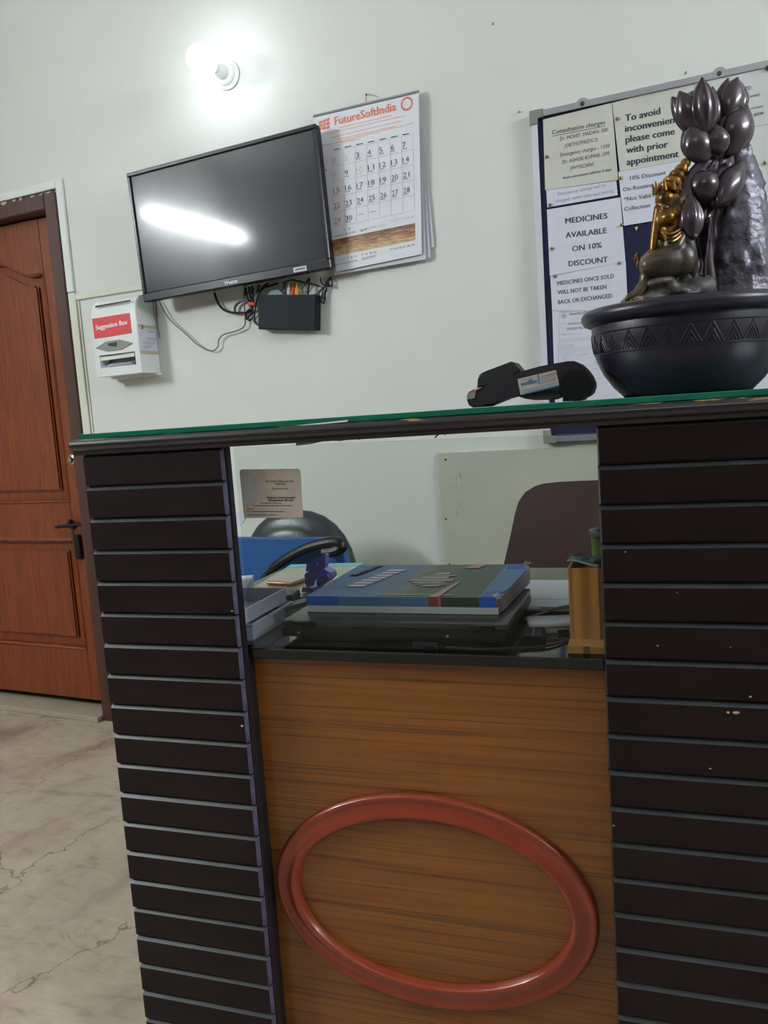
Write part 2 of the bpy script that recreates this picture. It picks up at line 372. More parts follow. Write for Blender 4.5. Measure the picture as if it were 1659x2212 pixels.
def cover():
    """printed book cover: blue sky left, building and gardens, green right, painted as print"""
    m = bpy.data.materials.new('book_cover_print'); m.use_nodes = True; nt = m.node_tree; b = nt.nodes['Principled BSDF']
    b.inputs['Roughness'].default_value = .4; b.inputs['Specular IOR Level'].default_value = .35
    tc = N(nt, 'ShaderNodeTexCoord'); sx = N(nt, 'ShaderNodeSeparateXYZ'); nt.links.new(tc.outputs['Generated'], sx.inputs[0])
    n = N(nt, 'ShaderNodeTexNoise'); n.inputs['Scale'].default_value = 5; n.inputs['Detail'].default_value = 7; nt.links.new(tc.outputs['Generated'], n.inputs[0])
    ad = N(nt, 'ShaderNodeMath', operation='MULTIPLY_ADD'); ad.inputs[1].default_value = .30; nt.links.new(n.outputs['Fac'], ad.inputs[0]); nt.links.new(sx.outputs[0], ad.inputs[2])
    r = ramp(nt, [(.0, (.02, .13, .42)), (.25, (.035, .16, .45)), (.50, (.09, .21, .46)), (.64, (.14, .20, .36)), (.68, (.24, .20, .15)), (.76, (.10, .14, .09)), (.88, (.06, .12, .09)), (1.0, (.04, .10, .08))])
    nt.links.new(ad.outputs[0], r.inputs[0])
    nt.links.new(r.outputs[0], b.inputs['Base Color']); return m
cover_m = cover()
cblue_m = mat('cover_blue', (.02, .13, .55), .4, spec=.3)
clblue_m = mat('cover_light_blue', (.10, .29, .62), .4, spec=.3)
cwhite_m = mat('cover_white', (.62, .66, .72), .3, coat=.3)
cstone_m = mat('cover_stone', (.36, .28, .22), .3, coat=.3)
cpink_m = mat('cover_pink', (.50, .12, .18), .3, coat=.3)
cgreen_m = mat('cover_green', (.015, .055, .035), .25, coat=.5)
pages_m = mat('page_block', (.40, .36, .40), .8, noise=(6, (.30, .26, .31), .3, .7, (1, 1, 60)))
mag_m = mat('magazine_cover', (.28, .27, .14), .25, coat=.4, noise=(6, (.40, .41, .26), .4, .7, ONE))
aqua_m = mat('magazine_aqua', (.16, .42, .55), .3)

# ================================================================== SETTING
bm = nb(); box(bm, -4.9, 2.6, -3.6, 3.1, -.08, 0); floor = struct('floor', bm, marble_m)
bm = nb(); box(bm, -4.9, 2.6, -3.6, 2.55, 3.0, 3.1); struct('ceiling', bm, ceil_m)
FX0, FX1, FZ = -3.36, -2.403, 2.078          # outside of the door frame
bm = nb()
box(bm, FX1, 2.6, YWALL, 2.55, 0, 3.0); box(bm, -3.6, FX0, YWALL, 2.55, 0, 3.0); box(bm, FX0, FX1, YWALL, 2.55, FZ, 3.0)
wall = struct('wall_back', bm, wall_m)
bm = nb(); box(bm, -3.6, -3.45, -.85, 2.55, 0, 3.0); struct('wall_left', bm, wall_m)
bm = nb(); box(bm, -4.9, -3.45, -.85, -.70, 0, 3.0); struct('wall_corridor', bm, mat('corridor_dim', (.16, .14, .13), .6))  # dimness of the corridor put into a dark wall colour
bm = nb(); box(bm, -5.0, -4.9, -3.6, -.7, 0, 3.0); struct('wall_far_left', bm, mat('corridor_end_dim', (.14, .12, .11), .6))  # dark colour stands in for the unlit corridor end
front_m = mat('front_wall_dim_brown', (.10, .075, .06), .6)  # unseen front wall coloured dark brown to dim its reflections
bm = nb(); box(bm, -5.0, 2.7, -3.7, -3.6, 0, 3.0); struct('wall_front', bm, front_m)
bm = nb(); box(bm, 2.6, 2.7, -3.6, 2.55, 0, 3.0); struct('wall_right', bm, wall_m)
# casings on the back wall
def strip(name, x0, x1, z0, z1, d=.012, m=trim_m):
    bm = nb(); box(bm, x0, x1, YWALL-d, YWALL-.0005, z0, z1, .002); return struct(name, bm, m)
strip('trim_1', -2.398, -2.366, 1.70, 2.112)
strip('trim_2', -3.40, -2.398, 2.082, 2.112)
strip('trim_3', -2.398, -2.362, .01, 1.697, .010, trimc_m)
strip('trim_4', -2.361, -1.45, 1.668, 1.690, .010, trimc_m)
strip('trim_5', -2.358, -2.35, .01, 1.667, .006, trimc_m)

# ---- door with its frame, panels and hardware
door = bpy.data.objects.new('door_1', None); link(door); door['kind'] = 'structure'; door.location = (-2.9, 2.45, 0)
def dl(x, y, z): return (x+2.9, y-2.45, z)
def dbox(bm, x0, x1, y0, y1, z0, z1, bev=0): return box(bm, x0+2.9, x1+2.9, y0-2.45, y1-2.45, z0, z1, bev)
for x0, x1, z0, z1 in ((FX0, FX0+.06, 0, FZ), (FX1-.06, FX1, 0, FZ), (FX0+.06, FX1-.06, FZ-.062, FZ)):
    bm = nb(); dbox(bm, x0, x1, 2.388, 2.53, z0, z1, .004); obj('door_frame', bm, doorframe_m, door)
for x0, x1, z0, z1 in ((FX0+.06, FX0+.075, 0, FZ-.062), (FX1-.075, FX1-.06, 0, FZ-.062), (FX0+.06, FX1-.06, FZ-.077, FZ-.062)):
    bm = nb(); dbox(bm, x0, x1, 2.49, 2.52, z0, z1); obj('door_stop', bm, doorframe_m, door)
bm = nb()
for (px, py, w_, h_) in ((8, 438, .035, .010), (30, 432, .022, .008), (44, 428, .016, .012), (70, 423, .030, .006), (88, 419, .022, .005), (104, 415, .030, .005), (120, 413, .012, .004), (60, 449, .004, .002)):
    q = wy(px, py, 2.3875); prism(bm, [dl(q.x-w_/2, 2.3872, q.z), dl(q.x-w_*.2, 2.3872, q.z-h_*.9), dl(q.x+w_*.3, 2.3872, q.z-h_*.6), dl(q.x+w_/2, 2.3872, q.z+.001), dl(q.x, 2.3872, q.z+h_*.3)], (0, .001, 0))
o_ = obj('peeled_paint', bm, mat('peeled', (.45, .46, .38), .7, noise=(30, (.35, .20, .10), .45, .6, ONE)), door); o_['kind'] = 'stuff'
LX0, LX1, LT = FX0+.064, FX1-.064, FZ-.068
PX0, PX1 = LX0+.105, LX1-.105
def prism_d(bm, pts, y0, y1, bev=0): return prism(bm, [(x+2.9, y0-2.45, z) for x, z in pts], (0, y1-y0, 0), bev)
for x0, x1 in ((LX0, PX0), (PX1, LX1)):
    bm = nb(); dbox(bm, x0, x1, 2.45, 2.488, .055, LT, .003); obj('stile', bm, door_m, door)
def arch(x, z0, rise):
    t = abs((x-(PX0+PX1)/2)/((PX1-PX0)/2)); s = min(max((.82-t)/.62, 0), 1); s = s*s*(3-2*s); return z0 + rise*s
xs = [PX0+(PX1-PX0)*i/24 for i in range(25)]
bm = nb(); prism_d(bm, [(x, arch(x, 1.80, .07)) for x in xs]+[(PX1, LT), (PX0, LT)], 2.45, 2.488); obj('top_rail', bm, door_m, door)
for z0, z1 in ((.055, .275), (.735, .895)):
    bm = nb(); dbox(bm, PX0, PX1, 2.45, 2.488, z0, z1, .003); obj('rail', bm, door_m, door)
def panel(z0, z1, rise):
    bm = nb(); prism_d(bm, [(PX0, z0), (PX1, z0)]+[(x, arch(x, z1, rise)) for x in xs[::-1]], 2.468, 2.482); o = obj('door_panel', bm, door_m, door)
    i = .045; xi = [PX0+i+(PX1-PX0-2*i)*k/24 for k in range(25)]
    bm = nb(); prism_d(bm, [(PX0+i, z0+i), (PX1-i, z0+i)]+[(x, arch(x, z1-i, rise)) for x in xi[::-1]], 2.454, 2.470, .006); obj('raised_field', bm, door_m, o)
    # moulded bead around the opening
    pts = [(PX0, z0), (PX1, z0)]+[(x, arch(x, z1, rise)) for x in xs[::-1]]
    bm = nb(); tube(bm, [(x+2.9, 2.452-2.45, z) for x, z in pts+[pts[0]]], .008, 6); obj('panel_bead', bm, door_m, o)
panel(.895, 1.80, .07); panel(.275, .735, 0)
# lever handle set
h = wy(170, 1178, 2.445); k = nb(); box(k, h.x-.016, h.x+.016, 2.432, 2.449, h.z-.055, h.z+.045, .004)
bmesh.ops.translate(k, vec=(2.9, -2.45, 0), verts=k.verts); hp = obj('lock_plate', k, black_pl, door)
k = nb(); a = wy(120, 1139, 2.40); b = wy(180, 1134, 2.40)
tube(k, spline([dl(b.x, 2.445, b.z), dl(b.x, 2.405, b.z), dl(b.x-.03, 2.40, b.z+.001), dl(a.x, 2.402, a.z)]), [.008]*16+[.006]*3, 8); obj('lever_handle', k, black_pl, hp)
k = nb(); q = wy(151, 1128, 2.43); ell(k, dl(q.x, 2.432, q.z), (.010, .012, .012)); box(k, q.x+2.9-.012, q.x+2.9+.012, -.015, -.001, q.z-.03, q.z-.008, .002); obj('latch_knob', k, black_pl, hp)
k = nb(); q = wy(185, 1180, 2.42); box(k, q.x+2.9-.004, q.x+2.9+.008, -.035, -.001, q.z-.012, q.z+.012, .003); obj('key', k, black_pl, hp)
q = wy(155, 993, 2.43)
k = nb(); lathe(k, [(0, .034), (.010, .033), (.013, .026), (.021, .022), (.0215, .010), (.017, .004), (.017, 0)], 24, Matrix.Translation(dl(q.x, 2.45, q.z)) @ Matrix.Rotation(PI/2, 4, 'X')); obj('round_lock', k, steel_m, door)
k = nb(); q = wy(157, 895, 2.46); prism(k, [dl(FX1-.061, 2.42, q.z+.07), dl(FX1-.061, 2.42, q.z-.06), dl(FX1-.072, 2.42, q.z-.03), dl(FX1-.076, 2.42, q.z+.01), dl(FX1-.072, 2.42, q.z+.05)], (0, .026, 0)); obj('strike_plate', k, back_m, door)
bm = nb(); dbox(bm, FX0+.06, FX1-.06, 2.36, 2.56, 0.0005, .022, .002); obj('threshold', bm, mat('threshold_stone', (.42, .37, .27), .4, noise=(8, (.36, .30, .24), .3, .7, ONE)), door)
bm = nb(); box(bm, -3.6, -2.2, 2.56, 2.62, 0, 2.3); struct('wall_behind_door', bm, back_m)

# a second, dark blue door in the left wall (seen only as a reflection in the television)
bm = nb(); box(bm, -3.449, -3.43, -.55, .35, .01, 2.05, .004); d2 = struct('door_2', bm, mat('navy_door', (.02, .03, .07), .4))
bm = nb(); tube(bm, [(-3.42, -.45, 1.0), (-3.40, -.45, 1.0), (-3.40, -.35, 1.0)], .01, 8); obj('door_handle', bm, steel_m, d2)

# ---- fluorescent lamps (left one seen reflected, right one unseen, ceiling one added as fill)
def fluor(name, label, loc, rot, m, L=1.2):
    t = thing(name, label, 'lamp', loc, rot=rot)
    b_ = nb(); box(b_, -L/2-.03, L/2+.03, -.025, .025, -.002, .04, .004); obj('batten', b_, white_pl, t)
    b_ = nb(); tube(b_, [(-L/2, 0, .062), (L/2, 0, .062)], .014, 16); obj('lamp_tube', b_, m, t)
    for s in (-1, 1):
        b_ = nb(); box(b_, s*(L/2+.008)-.012, s*(L/2+.008)+.012, -.018, .018, .035, .082, .003); obj('end_cap', b_, white_pl, t)
    return t
fluor('tube_light', 'white fluorescent tube on the left wall, reflected in the television screen', (-3.448, -.33, 2.44), (PI/2, 0, PI/2), tube_m)
fluor('tube_light', 'added white fill tube under the ceiling behind the viewer', (.35, -1.6, 2.998), (PI, 0, 0), fill_tube_m)
fluor('tube_light', 'white fluorescent tube on the right wall, outside the view', (2.598, .9, 2.45), (PI/2, 0, -PI/2), tube3_m)

# ================================================================== THINGS ON THE WALL
# ---- bulb and holder
q = wy(489, 161, 2.39)
lamp = thing('wall_lamp', 'glowing white bulb in a round white batten holder above the television', 'lamp', (q.x, YWALL, q.z), rot=(PI/2, 0, 0))
bm = nb(); lathe(bm, [(0, .001), (.045, .001), (.046, .006), (.040, .010), (.036, .011), (.034, .020), (.030, .024), (.021, .027), (0, .027)], 40); obj('lamp_base', bm, white_pl, lamp)
bm = nb(); lathe(bm, [(.0, .024), (.021, .024), (.022, .040), (.019, .046), (.018, .062), (0, .062)], 32); obj('socket', bm, white_pl, lamp)
for sx in (-1, 1):
    bm = nb(); ell(bm, (sx*.008, -sx*.027, .021), (.003, .003, .003)); obj('screw', bm, grey_pl, lamp)
bm = nb(); lathe(bm, [(0, .055), (.014, .056), (.016, .075), (.030, .098), (.033, .102)], 32); obj('bulb_neck', bm, white_pl, lamp)
bm = nb(); lathe(bm, [(.033, .1021), (.043, .115), (.048, .134), (.046, .155), (.036, .174), (.018, .186), (0, .189)], 32); obj('bulb', bm, bulb_m, lamp)

# ---- television
TVQ = (math.radians(1.8), math.radians(1.05), math.radians(-1.73))
tv = thing('television', 'black flat screen television hung slightly askew, lamp reflected in it', 'television', (-1.595, 2.3, 1.83))
tv.rotation_mode = 'YXZ'; tv.rotation_euler = (TVQ[1], TVQ[2], TVQ[0])
W2, H2 = .3665, .2155
bm = nb()
box(bm, -W2, W2, 0, .03, -H2, -H2+.030, .003); box(bm, -W2, W2, 0, .03, H2-.014, H2, .003)
box(bm, -W2, -W2+.014, 0, .03, -H2+.028, H2-.012, .003); box(bm, W2-.014, W2, 0, .03, -H2+.028, H2-.012, .003)
obj('bezel', bm, bezel_m, tv)
bm = nb(); box(bm, -W2+.012, W2-.012, .006, .024, -H2+.028, H2-.012); obj('screen', bm, screen_m, tv)
bm = nb(); box(bm, -W2+.004, W2-.004, .024, .045, -H2+.004, H2-.004, .006); box(bm, -.26, .26, .045, .075, -.17, .12, .012); obj('rear_housing', bm, black_pl, tv)
bm = nb(); box(bm, -.1, .1, .076, .090, -.1, .1, .002); obj('wall_bracket', bm, grey_pl, tv)
bm = nb(); write(bm, 'Weston', Vector((-.028, 0, -H2+.008)), Vector((.024, 0, -H2+.008)), UPZ, Vector((0, -.0006, 0)), cap=.012, bold=.02); obj('lettering', bm, mat('logo_silver', (.6, .6, .62), .3), tv)
bm = nb(); box(bm, .235, .282, -.0012, 0, -H2+.006, -H2+.021); st = obj('sticker', bm, paper_m, tv)
bm = nb()
for i in range(12): box(bm, .241+i*.003, .2422+i*.003+.0006*(i % 3), -.0016, -.0012, -H2+.011, -H2+.017)
obj('barcode', bm, ink_m, st)

# ---- set-top box with plugs
def wpoly(pts, y): return [wy(px, py, y) for px, py in pts]
q0 = wy(620, 715, 2.37)
stb = thing('set_top_box', 'flat black media box hanging on the wall under the television', 'box', q0)
def loc_of(t, v): return Vector(v) - t.location
bm = nb(); prism(bm, [loc_of(stb, p) for p in wpoly([(558, 637), (681, 636), (680, 713), (558, 711)], 2.355)], (0, .038, 0), .0015); obj('case', bm, black_mt, stb)
for (x, m_) in ((623.5, wht_m), (632.5, redring_m), (641, yel_m)):
    b0, b1, b2 = [loc_of(stb, wy(x+d, y, 2.372)) for d, y in ((0, 637), (.3, 622), (.6, 612))]
    bm = nb(); tube(bm, [b0, b0.lerp(b1, .9), b1, b2], [.0058, .0058, .004, .003], 10); obj('plug', bm, m_, stb, label={'white_plug': 'white plug', 'red_tie': 'red plug', 'yellow_plug': 'yellow plug'}[m_.name])
bm = nb(); prism(bm, [loc_of(stb, p) for p in wpoly([(578, 637), (612, 636), (600, 625), (585, 628)], 2.375)], (0, .004, 0)); obj('label_card', bm, teal_m, stb)

# ---- cables
def cable(name, label, pts, r, m_=cable_m, y=2.385, cat='cable'):
    b_ = nb()
    for pl in pts: tube(b_, spline([wy(p[0], p[1], p[2] if len(p) > 2 else y) for p in pl], 7), r, 7)
    return tag(obj(name, b_, m_, None), label, cat)
cable('thin_cable', 'thin grey cable drooping below the television and back up', [[(343, 650), (365, 688), (400, 720), (428, 745), (455, 758), (470, 750), (473, 733), (485, 722), (510, 715), (528, 704), (529, 680), (527, 640), (530, 615)]], .0022, cable_g)
cable('thin_cable', 'thin grey cable running straight down behind the suggestion box', [[(336, 650), (339, 690), (345, 730)]], .0018, cable_g, 2.395)
cable('power_cable', 'thick black cable looping left below the television', [[(463, 632), (470, 652), (482, 668), (500, 675), (520, 676), (537, 674), (548, 664)], [(507, 674), (508, 662), (517, 653), (532, 648), (545, 652)]], .0042)
cable('cable_bundle', 'bundle of black cables tied beside the black box', [
    [(530, 622), (533, 640), (540, 655), (545, 672), (537, 684), (532, 690)], [(545, 618), (546, 640), (548, 660), (548, 680), (540, 692), (533, 686), (532, 676), (540, 668)],
    [(560, 615), (555, 632), (551, 655), (549, 680), (551, 696), (560, 703)], [(580, 612), (566, 622), (556, 640), (552, 660), (546, 688)],
    [(538, 620), (541, 640), (546, 660), (543, 680)], [(600, 612), (585, 617), (570, 622), (560, 632)], [(533, 640), (530, 636), (538, 632), (548, 640)]], .0036, y=2.38)
bm = nb(); q1, q2 = wy(538, 656, 2.372), wy(552, 657, 2.372); tube(bm, [q1, q2], .007, 10); tag(obj('cable_tie', bm, redring_m), 'red tie around the bundle of black cables', 'tie')
cable('power_cable', 'black cables running from the television down to the black box', [[(610, 612), (630, 605), (655, 610), (675, 614), (690, 618)], [(668, 600), (660, 612), (650, 626)], [(668, 602), (667, 618), (665, 636)], [(617, 610), (612, 622), (604, 628)]], .0028, y=2.378)
cable('coiled_wire', 'coiled black wire hanging right of the black box', [
    [(692, 600), (695, 612), (702, 616), (708, 606), (714, 600), (717, 608), (716, 618), (706, 616)],
    [(718, 619), (708, 618), (698, 622), (688, 630), (687, 640), (694, 650), (700, 655), (700, 642), (702, 628), (710, 617)],
    [(712, 616), (700, 620), (690, 634), (692, 645), (697, 640), (703, 626)], [(704, 618), (694, 626), (688, 634), (678, 637)],
    [(714, 598), (709, 612), (699, 624), (696, 640), (702, 648), (703, 636), (706, 622)]], .0022, y=2.386)
bm = nb(); ell(bm, wy(708, 615, 2.38), (.012, .008, .006), (0, .6, 0)); tag(obj('adapter_plug', bm, black_pl), 'small black plug knotted in the coiled wire', 'plug')

# ---- suggestion box
SF = 2.30
sb = thing('suggestion_box', 'white wall mounted suggestion box with red sign, left of the television', 'box', (-2.1, YWALL, 1.362))
def sl(x, y, z): return (x+2.1, y-YWALL, z-1.362)
X0, X1 = -2.209, -1.999
prof = [(SF, 1.442), (SF, 1.575), (SF+.004, 1.600), (SF+.014, 1.622), (SF+.030, 1.636), (SF+.055, 1.643), (SF+.0995, 1.644), (SF+.0995, 1.442)]
bm = nb(); prism(bm, [sl(X0, y, z) for y, z in prof], (X1-X0, 0, 0), .003)
for x0, x1, y0, z0, z1 in ((X0, -2.187, SF, 1.366, 1.443), (-2.021, X1, SF, 1.366, 1.443), (-2.188, -2.020, SF, 1.366, 1.396), (-2.188, -2.020, SF+.05, 1.395, 1.443)):
    box(bm, x0+2.1, x1+2.1, y0-YWALL, -.0005, z0-1.362, z1-1.362)
obj('housing', bm, white_pl, sb)
bm = nb(); box(bm, X0+2.1-.003, X1+2.1+.008, -.03, -.0005, -.004, .005, .001); obj('base_flange', bm, white_pl, sb)
def sp_(pts, y): return [Vector(p) - sb.location for p in wpoly(pts, y)]
bm = nb(); prism(bm, sp_([(206.6, 661), (282, 647.8), (281.5, 651), (206.6, 664.5)], SF+.001), (0, -.0025, 0)); obj('slot', bm, back_m, sb)
bm = nb(); prism(bm, sp_([(199.5, 688.9), (280, 675.9), (284.7, 719.3), (205, 731.8)], SF), (0, -.0015, 0)); sg = obj('sign_plate', bm, red_m, sb)
bm = nb(); P0, P1 = sp_([(208, 713), (277, 700)], SF); write(bm, 'Suggestion Box', P0, P1, UPZ, Vector((0, -.002, 0)), cap=.0165, bold=.03); obj('lettering', bm, mat('sign_white', (.85, .8, .8), .5), sg)
bm = nb(); prism(bm, sp_([(206.6, 752.4), (229.4, 738), (259.2, 733.6), (288, 741), (263.5, 755), (233.2, 759.4)], SF), (0, -.003, 0), .001); hx = obj('badge', bm, grey_pl, sb)
bm = nb(); prism(bm, sp_([(235, 742), (253, 739), (254, 744), (252, 749), (236, 747)], SF), (0, -.0045, 0)); obj('emblem', bm, back_m, hx)
bm = nb(); prism(bm, sp_([(210.4, 773), (290, 762), (290.8, 770), (211.5, 780.5)], SF+.003), (0, .002, 0)); obj('flap', bm, trimc_m, sb)
bm = nb(); box(bm, -2.1875+2.1, -2.0205+2.1, SF+.0485-YWALL, SF+.0498-YWALL, 1.3962-1.362, 1.4425-1.362); obj('inner_shade', bm, mat('box_inside_shade', (.10, .11, .12), .6), sb)  # dark sheet stands in for the shade inside the box window
bm = nb()
for i in range(4):
    prism(bm, [sl(-2.18+.004*i, SF+.006+.004*i, 1.3965+.003*i), sl(-2.03-.006*i, SF+.008, 1.3965+.003*i), sl(-2.032, SF+.046, 1.400+.005*i), sl(-2.17, SF+.046, 1.398+.006*i)], (0, 0, .0012))
obj('papers_inside', bm, paper_m, sb)
q = wx(306, 707, X1); bm = nb(); lathe(bm, [(0, .004), (.006, .004), (.0085, .002), (.0085, 0)], 20, Matrix.Translation(sl(X1, q.y, q.z)) @ Matrix.Rotation(PI/2, 4, 'Y')); lk = obj('lock', bm, steel_m, sb)
bm = nb(); box(bm, X1+2.1+.003, X1+2.1+.0046, q.y-YWALL-.001, q.y-YWALL+.001, q.z-1.362-.004, q.z-1.362+.004); obj('keyhole', bm, back_m, lk)
XS = X1
cc = [wx(px, py, XS) for px, py in ((299, 719), (342, 722), (350, 768), (306, 765))]
ys0, ys1 = YWALL-.094, YWALL-.004; zt, zb_ = 1.530, 1.440
bm = nb(); box(bm, XS, XS+.0012, ys0, ys1, zb_, zt)
cd = obj('visiting_card', bm, paper_m, None); tag(cd, 'small white printed card taped to the side of the suggestion box', 'card')
for z in (zt-.004, zb_-.004):
    bm = nb(); box(bm, XS+.0002, XS+.0018, ys0-.002, ys1+.002, z-.004, z+.008); obj('tape', bm, mat('tape_beige', (.48, .44, .30), .4), cd, label='beige sticky tape')
bm = nb()
for i, (a_, b_, z) in enumerate(((.035, .085, 1.515), (.045, .078, 1.509), (.04, .085, 1.489), (.038, .088, 1.483), (.015, .08, 1.474), (.015, .07, 1.468), (.015, .06, 1.459), (.015, .045, 1.453))):
    x_ = a_
    while x_ < b_:
        l_ = random.uniform(.004, .010); box(bm, XS+.0012, XS+.0015, ys0+x_, ys0+min(x_+l_, b_), z-.0011, z+.0011); x_ += l_+.0015
obj('print_lines', bm, inkg_m, cd)

# ---- calendar
cal = thing('wall_calendar', 'white tear-off wall calendar hanging partly behind the television', 'calendar', wy(790, 590, 2.36))
def cl(px, py, y): return wy(px, py, y) - cal.location
def sheet(pts, y, th=.0012, bend=.0):
    b_ = nb(); P = [cl(px, py, y) for px, py in pts]; n = 12
    top, bot = [], []
    for i in range(n+1):
        t = i/n; top.append((P[0].lerp(P[3], t), P[1].lerp(P[2], t)))
    vs = []
    for i, (l, r_) in enumerate(top):
        t = i/n; off = Vector((0, -bend*t*t, 0)); vs.append([b_.verts.new(v+off+o) for o in (Vector(), Vector((0, th, 0))) for v in (l, r_)])
    for a_, c_ in zip(vs, vs[1:]):
        b_.faces.new((a_[0], a_[1], c_[1], c_[0])); b_.faces.new((a_[2], c_[2], c_[3], a_[3]))
        b_.faces.new((a_[1], a_[3], c_[3], c_[1])); b_.faces.new((a_[0], c_[0], c_[2], a_[2]))
    b_.faces.new(vs[0][:2]+vs[0][2:][::-1]); b_.faces.new(vs[-1][:2]+vs[-1][2:][::-1])
    return b_
YF = 2.372
back_sheet = mat('rear_sheets', (.60, .59, .66), .6)
obj('page', sheet([(679, 252), (904, 200), (938, 533), (726, 590)], 2.392), back_sheet, cal)
obj('page', sheet([(679, 252), (904, 200), (930, 556), (724, 592)], 2.386), back_sheet, cal)
obj('page', sheet([(678, 253), (904, 200), (920, 560), (722, 594)], 2.379), back_sheet, cal)
pg = obj('front_page', sheet([(678, 254), (904, 201), (911, 549), (727, 587)], YF), cal_m, cal)
bm = nb(); tube(bm, [cl(677, 251, 2.378), cl(905, 197, 2.378)], .004, 8); obj('metal_rail', bm, alu_m, cal)
bm = nb(); tube(bm, spline([cl(785, 228, 2.376), cl(787, 236, 2.374), cl(790, 227, 2.378)]), .0015, 6); obj('hanging_loop', bm, alu_m, cal)
bm = nb(); tube(bm, [wy(791, 203, 2.398), wy(791, 203, 2.375), wy(791, 206, 2.372)], .0022, 8); tube(bm, [wy(791, 204, 2.374), wy(790, 226, 2.378)], .001, 5); tag(obj('nail', bm, mat('rusty_nail', (.22, .06, .04), .6)), 'rusty nail holding up the calendar', 'nail')
Z5 = 5.027
def c3(x, y): return (660+x/Z5, 180+y/Z5)
OFF = Vector((0, -.0007, 0))
def cwrite(b_, s, x0, y0, x1, y1, cap=None, **k):
    write(b_, s, cl(*c3(x0, y0), YF), cl(*c3(x1, y1), YF), UPZ, OFF, cap, **k)
bm = nb(); cwrite(bm, 'FutureSoftIndia', 318, 455, 988, 293, bold=.012); 
for i in range(3):
    for j in range(3):
        x = 145+i*42; y0 = 408-i*12+j*(34)-6*i*(1-j)*.6; h_ = 26+4*i*.6
        prism(bm, [cl(*c3(x, y0+8), YF)+OFF*1.5, cl(*c3(x+32, y0-2), YF)+OFF*1.5, cl(*c3(x+32, y0-2+h_), YF)+OFF*1.5, cl(*c3(x, y0+6+h_), YF)+OFF*1.5], (0, .0006, 0))
cen = cl(*c3(1100, 222), YF); rr = (cl(*c3(1165, 210), YF)-cen).length
for k_ in range(40):
    a0, a1 = 2*PI*k_/40, 2*PI*(k_+.8)/40
    prism(bm, [cen+Vector((math.cos(t)*r_, -.0009, math.sin(t)*r_)) for t, r_ in ((a0, rr), (a1, rr), (a1, rr*.74), (a0, rr*.74))], (0, .0004, 0))
obj('logo_print', bm, inko_m, pg)
bm = nb()
def dashes(b_, x0, y0, x1, y1, h_=5, lo=18, hi=60, gap=8):
    L_ = math.hypot(x1-x0, y1-y0); t = 0
    while t < L_:
        l_ = min(random.uniform(lo, hi), L_-t); f0, f1 = t/L_, (t+l_)/L_
        p = [c3(x0+(x1-x0)*f, y0+(y1-y0)*f+s*h_) for f, s in ((f0, -1), (f1, -1), (f1, 1), (f0, 1))]
        prism(b_, [cl(px, py, YF)+OFF for px, py in p], (0, .0003, 0)); t += l_+gap
for y0, y1, x0, x1 in ((478, 350, 375, 935), (545, 350, 225, 1090), (590, 405, 275, 1045), (610, 465, 345, 975), (640, 430, 330, 1175), (680, 600, 150, 600)): dashes(bm, x0, y0, x1, y1)
obj('small_print', bm, inkp_m, pg)
blk, red_, pal, lin = nb(), nb(), nb(), nb()
D = [31]
for n_ in range(1, 31):
    c_, r_ = (n_-1) % 7, (n_-1)//7
    x = 300+126*c_+4*(r_-2); y = 1195+165*(r_-2)-27.5*c_
    wd = 36 if n_ < 10 else 68
    s = str(n_); tgt = pal if n_ in (1, 2, 8, 10) else (red_ if c_ == 0 else blk)
    cwrite(tgt, s, x+6, y, x+6+wd, y-wd*.22, cap=.0155, bold=-.006)
    dashes(tgt if tgt is not blk else blk, x+4, y+14, x+55, y+3, 3, 14, 30, 4)
for c_ in range(8):
    x = 285+126*c_
    tl, bl = c3(x, 760-27.5*c_), c3(x+18, 1560-27.5*c_)
    p0, p1 = cl(*tl, YF)+OFF, cl(*bl, YF)+OFF; prism(lin, [p0, p0+Vector((.0006, 0, 0)), p1+Vector((.0006, 0, 0)), p1], (0, .0003, 0))
for r_ in range(6):
    p0, p1 = cl(*c3(288+3*r_, 745+165*r_-2), YF)+OFF, cl(*c3(1172+3*r_, 553+165*r_-2), YF)+OFF
    prism(lin, [p0, p1, p1-UPZ*.0006, p0-UPZ*.0006], (0, .0003, 0))
for r_ in range(7): dashes(blk if r_ else red_, 300+126*r_, 722-27*r_, 370+126*r_, 707-27*r_, 5, 40, 60, 3)
cwrite(blk, '9', 155, 820, 190, 812, cap=.016)
cwrite(blk, '2019', 140, 980, 232, 955, cap=.007, shear=.3)
for (s, x0, y0, x1, y1) in (('19 20 21 22 23 24', 310, 1675, 540, 1620), ('26 27', 597, 1610, 665, 1590), ('1  2', 430, 1600, 490, 1585), ('1  2  3  4  5', 375, 1925, 550, 1885),
                            ('7  8  9 10', 612, 1872, 770, 1838), ('14 15 16 17 18 19', 915, 1815, 1183, 1762), ('21 22 23 24 25 26', 335, 1980, 565, 1930), ('28 29 30 31', 615, 1918, 765, 1880)):
    cwrite(blk, s, x0, y0, x1, y1, cap=.0052)
cwrite(lin, '12 13 14 15 16 17', 915, 1505, 1180, 1455, cap=.0052); cwrite(lin, '26 27 28 29 30 31', 650, 1590, 860, 1545, cap=.005)
for i in range(2): dashes(lin, 570+i*130, 1430-i*30, 640+i*130, 1415-i*30, 4, 60, 70, 3)
obj('date_numbers', blk, ink_m, pg, label='black date numbers'); obj('sunday_numbers', red_, inkr_m, pg, label='red date numbers')
obj('holiday_numbers', pal, inkp_m, pg, label='pale orange date numbers'); obj('grid_lines', lin, inkl_m, pg)
bm = nb(); prism(bm, [cl(*c3(x, y), YF)+OFF for x, y in ((252, 1712), (1190, 1517), (1192, 1700), (285, 1885))], (0, .0004, 0)); obj('picture_band', bm, land_m, pg, label='sepia landscape picture')

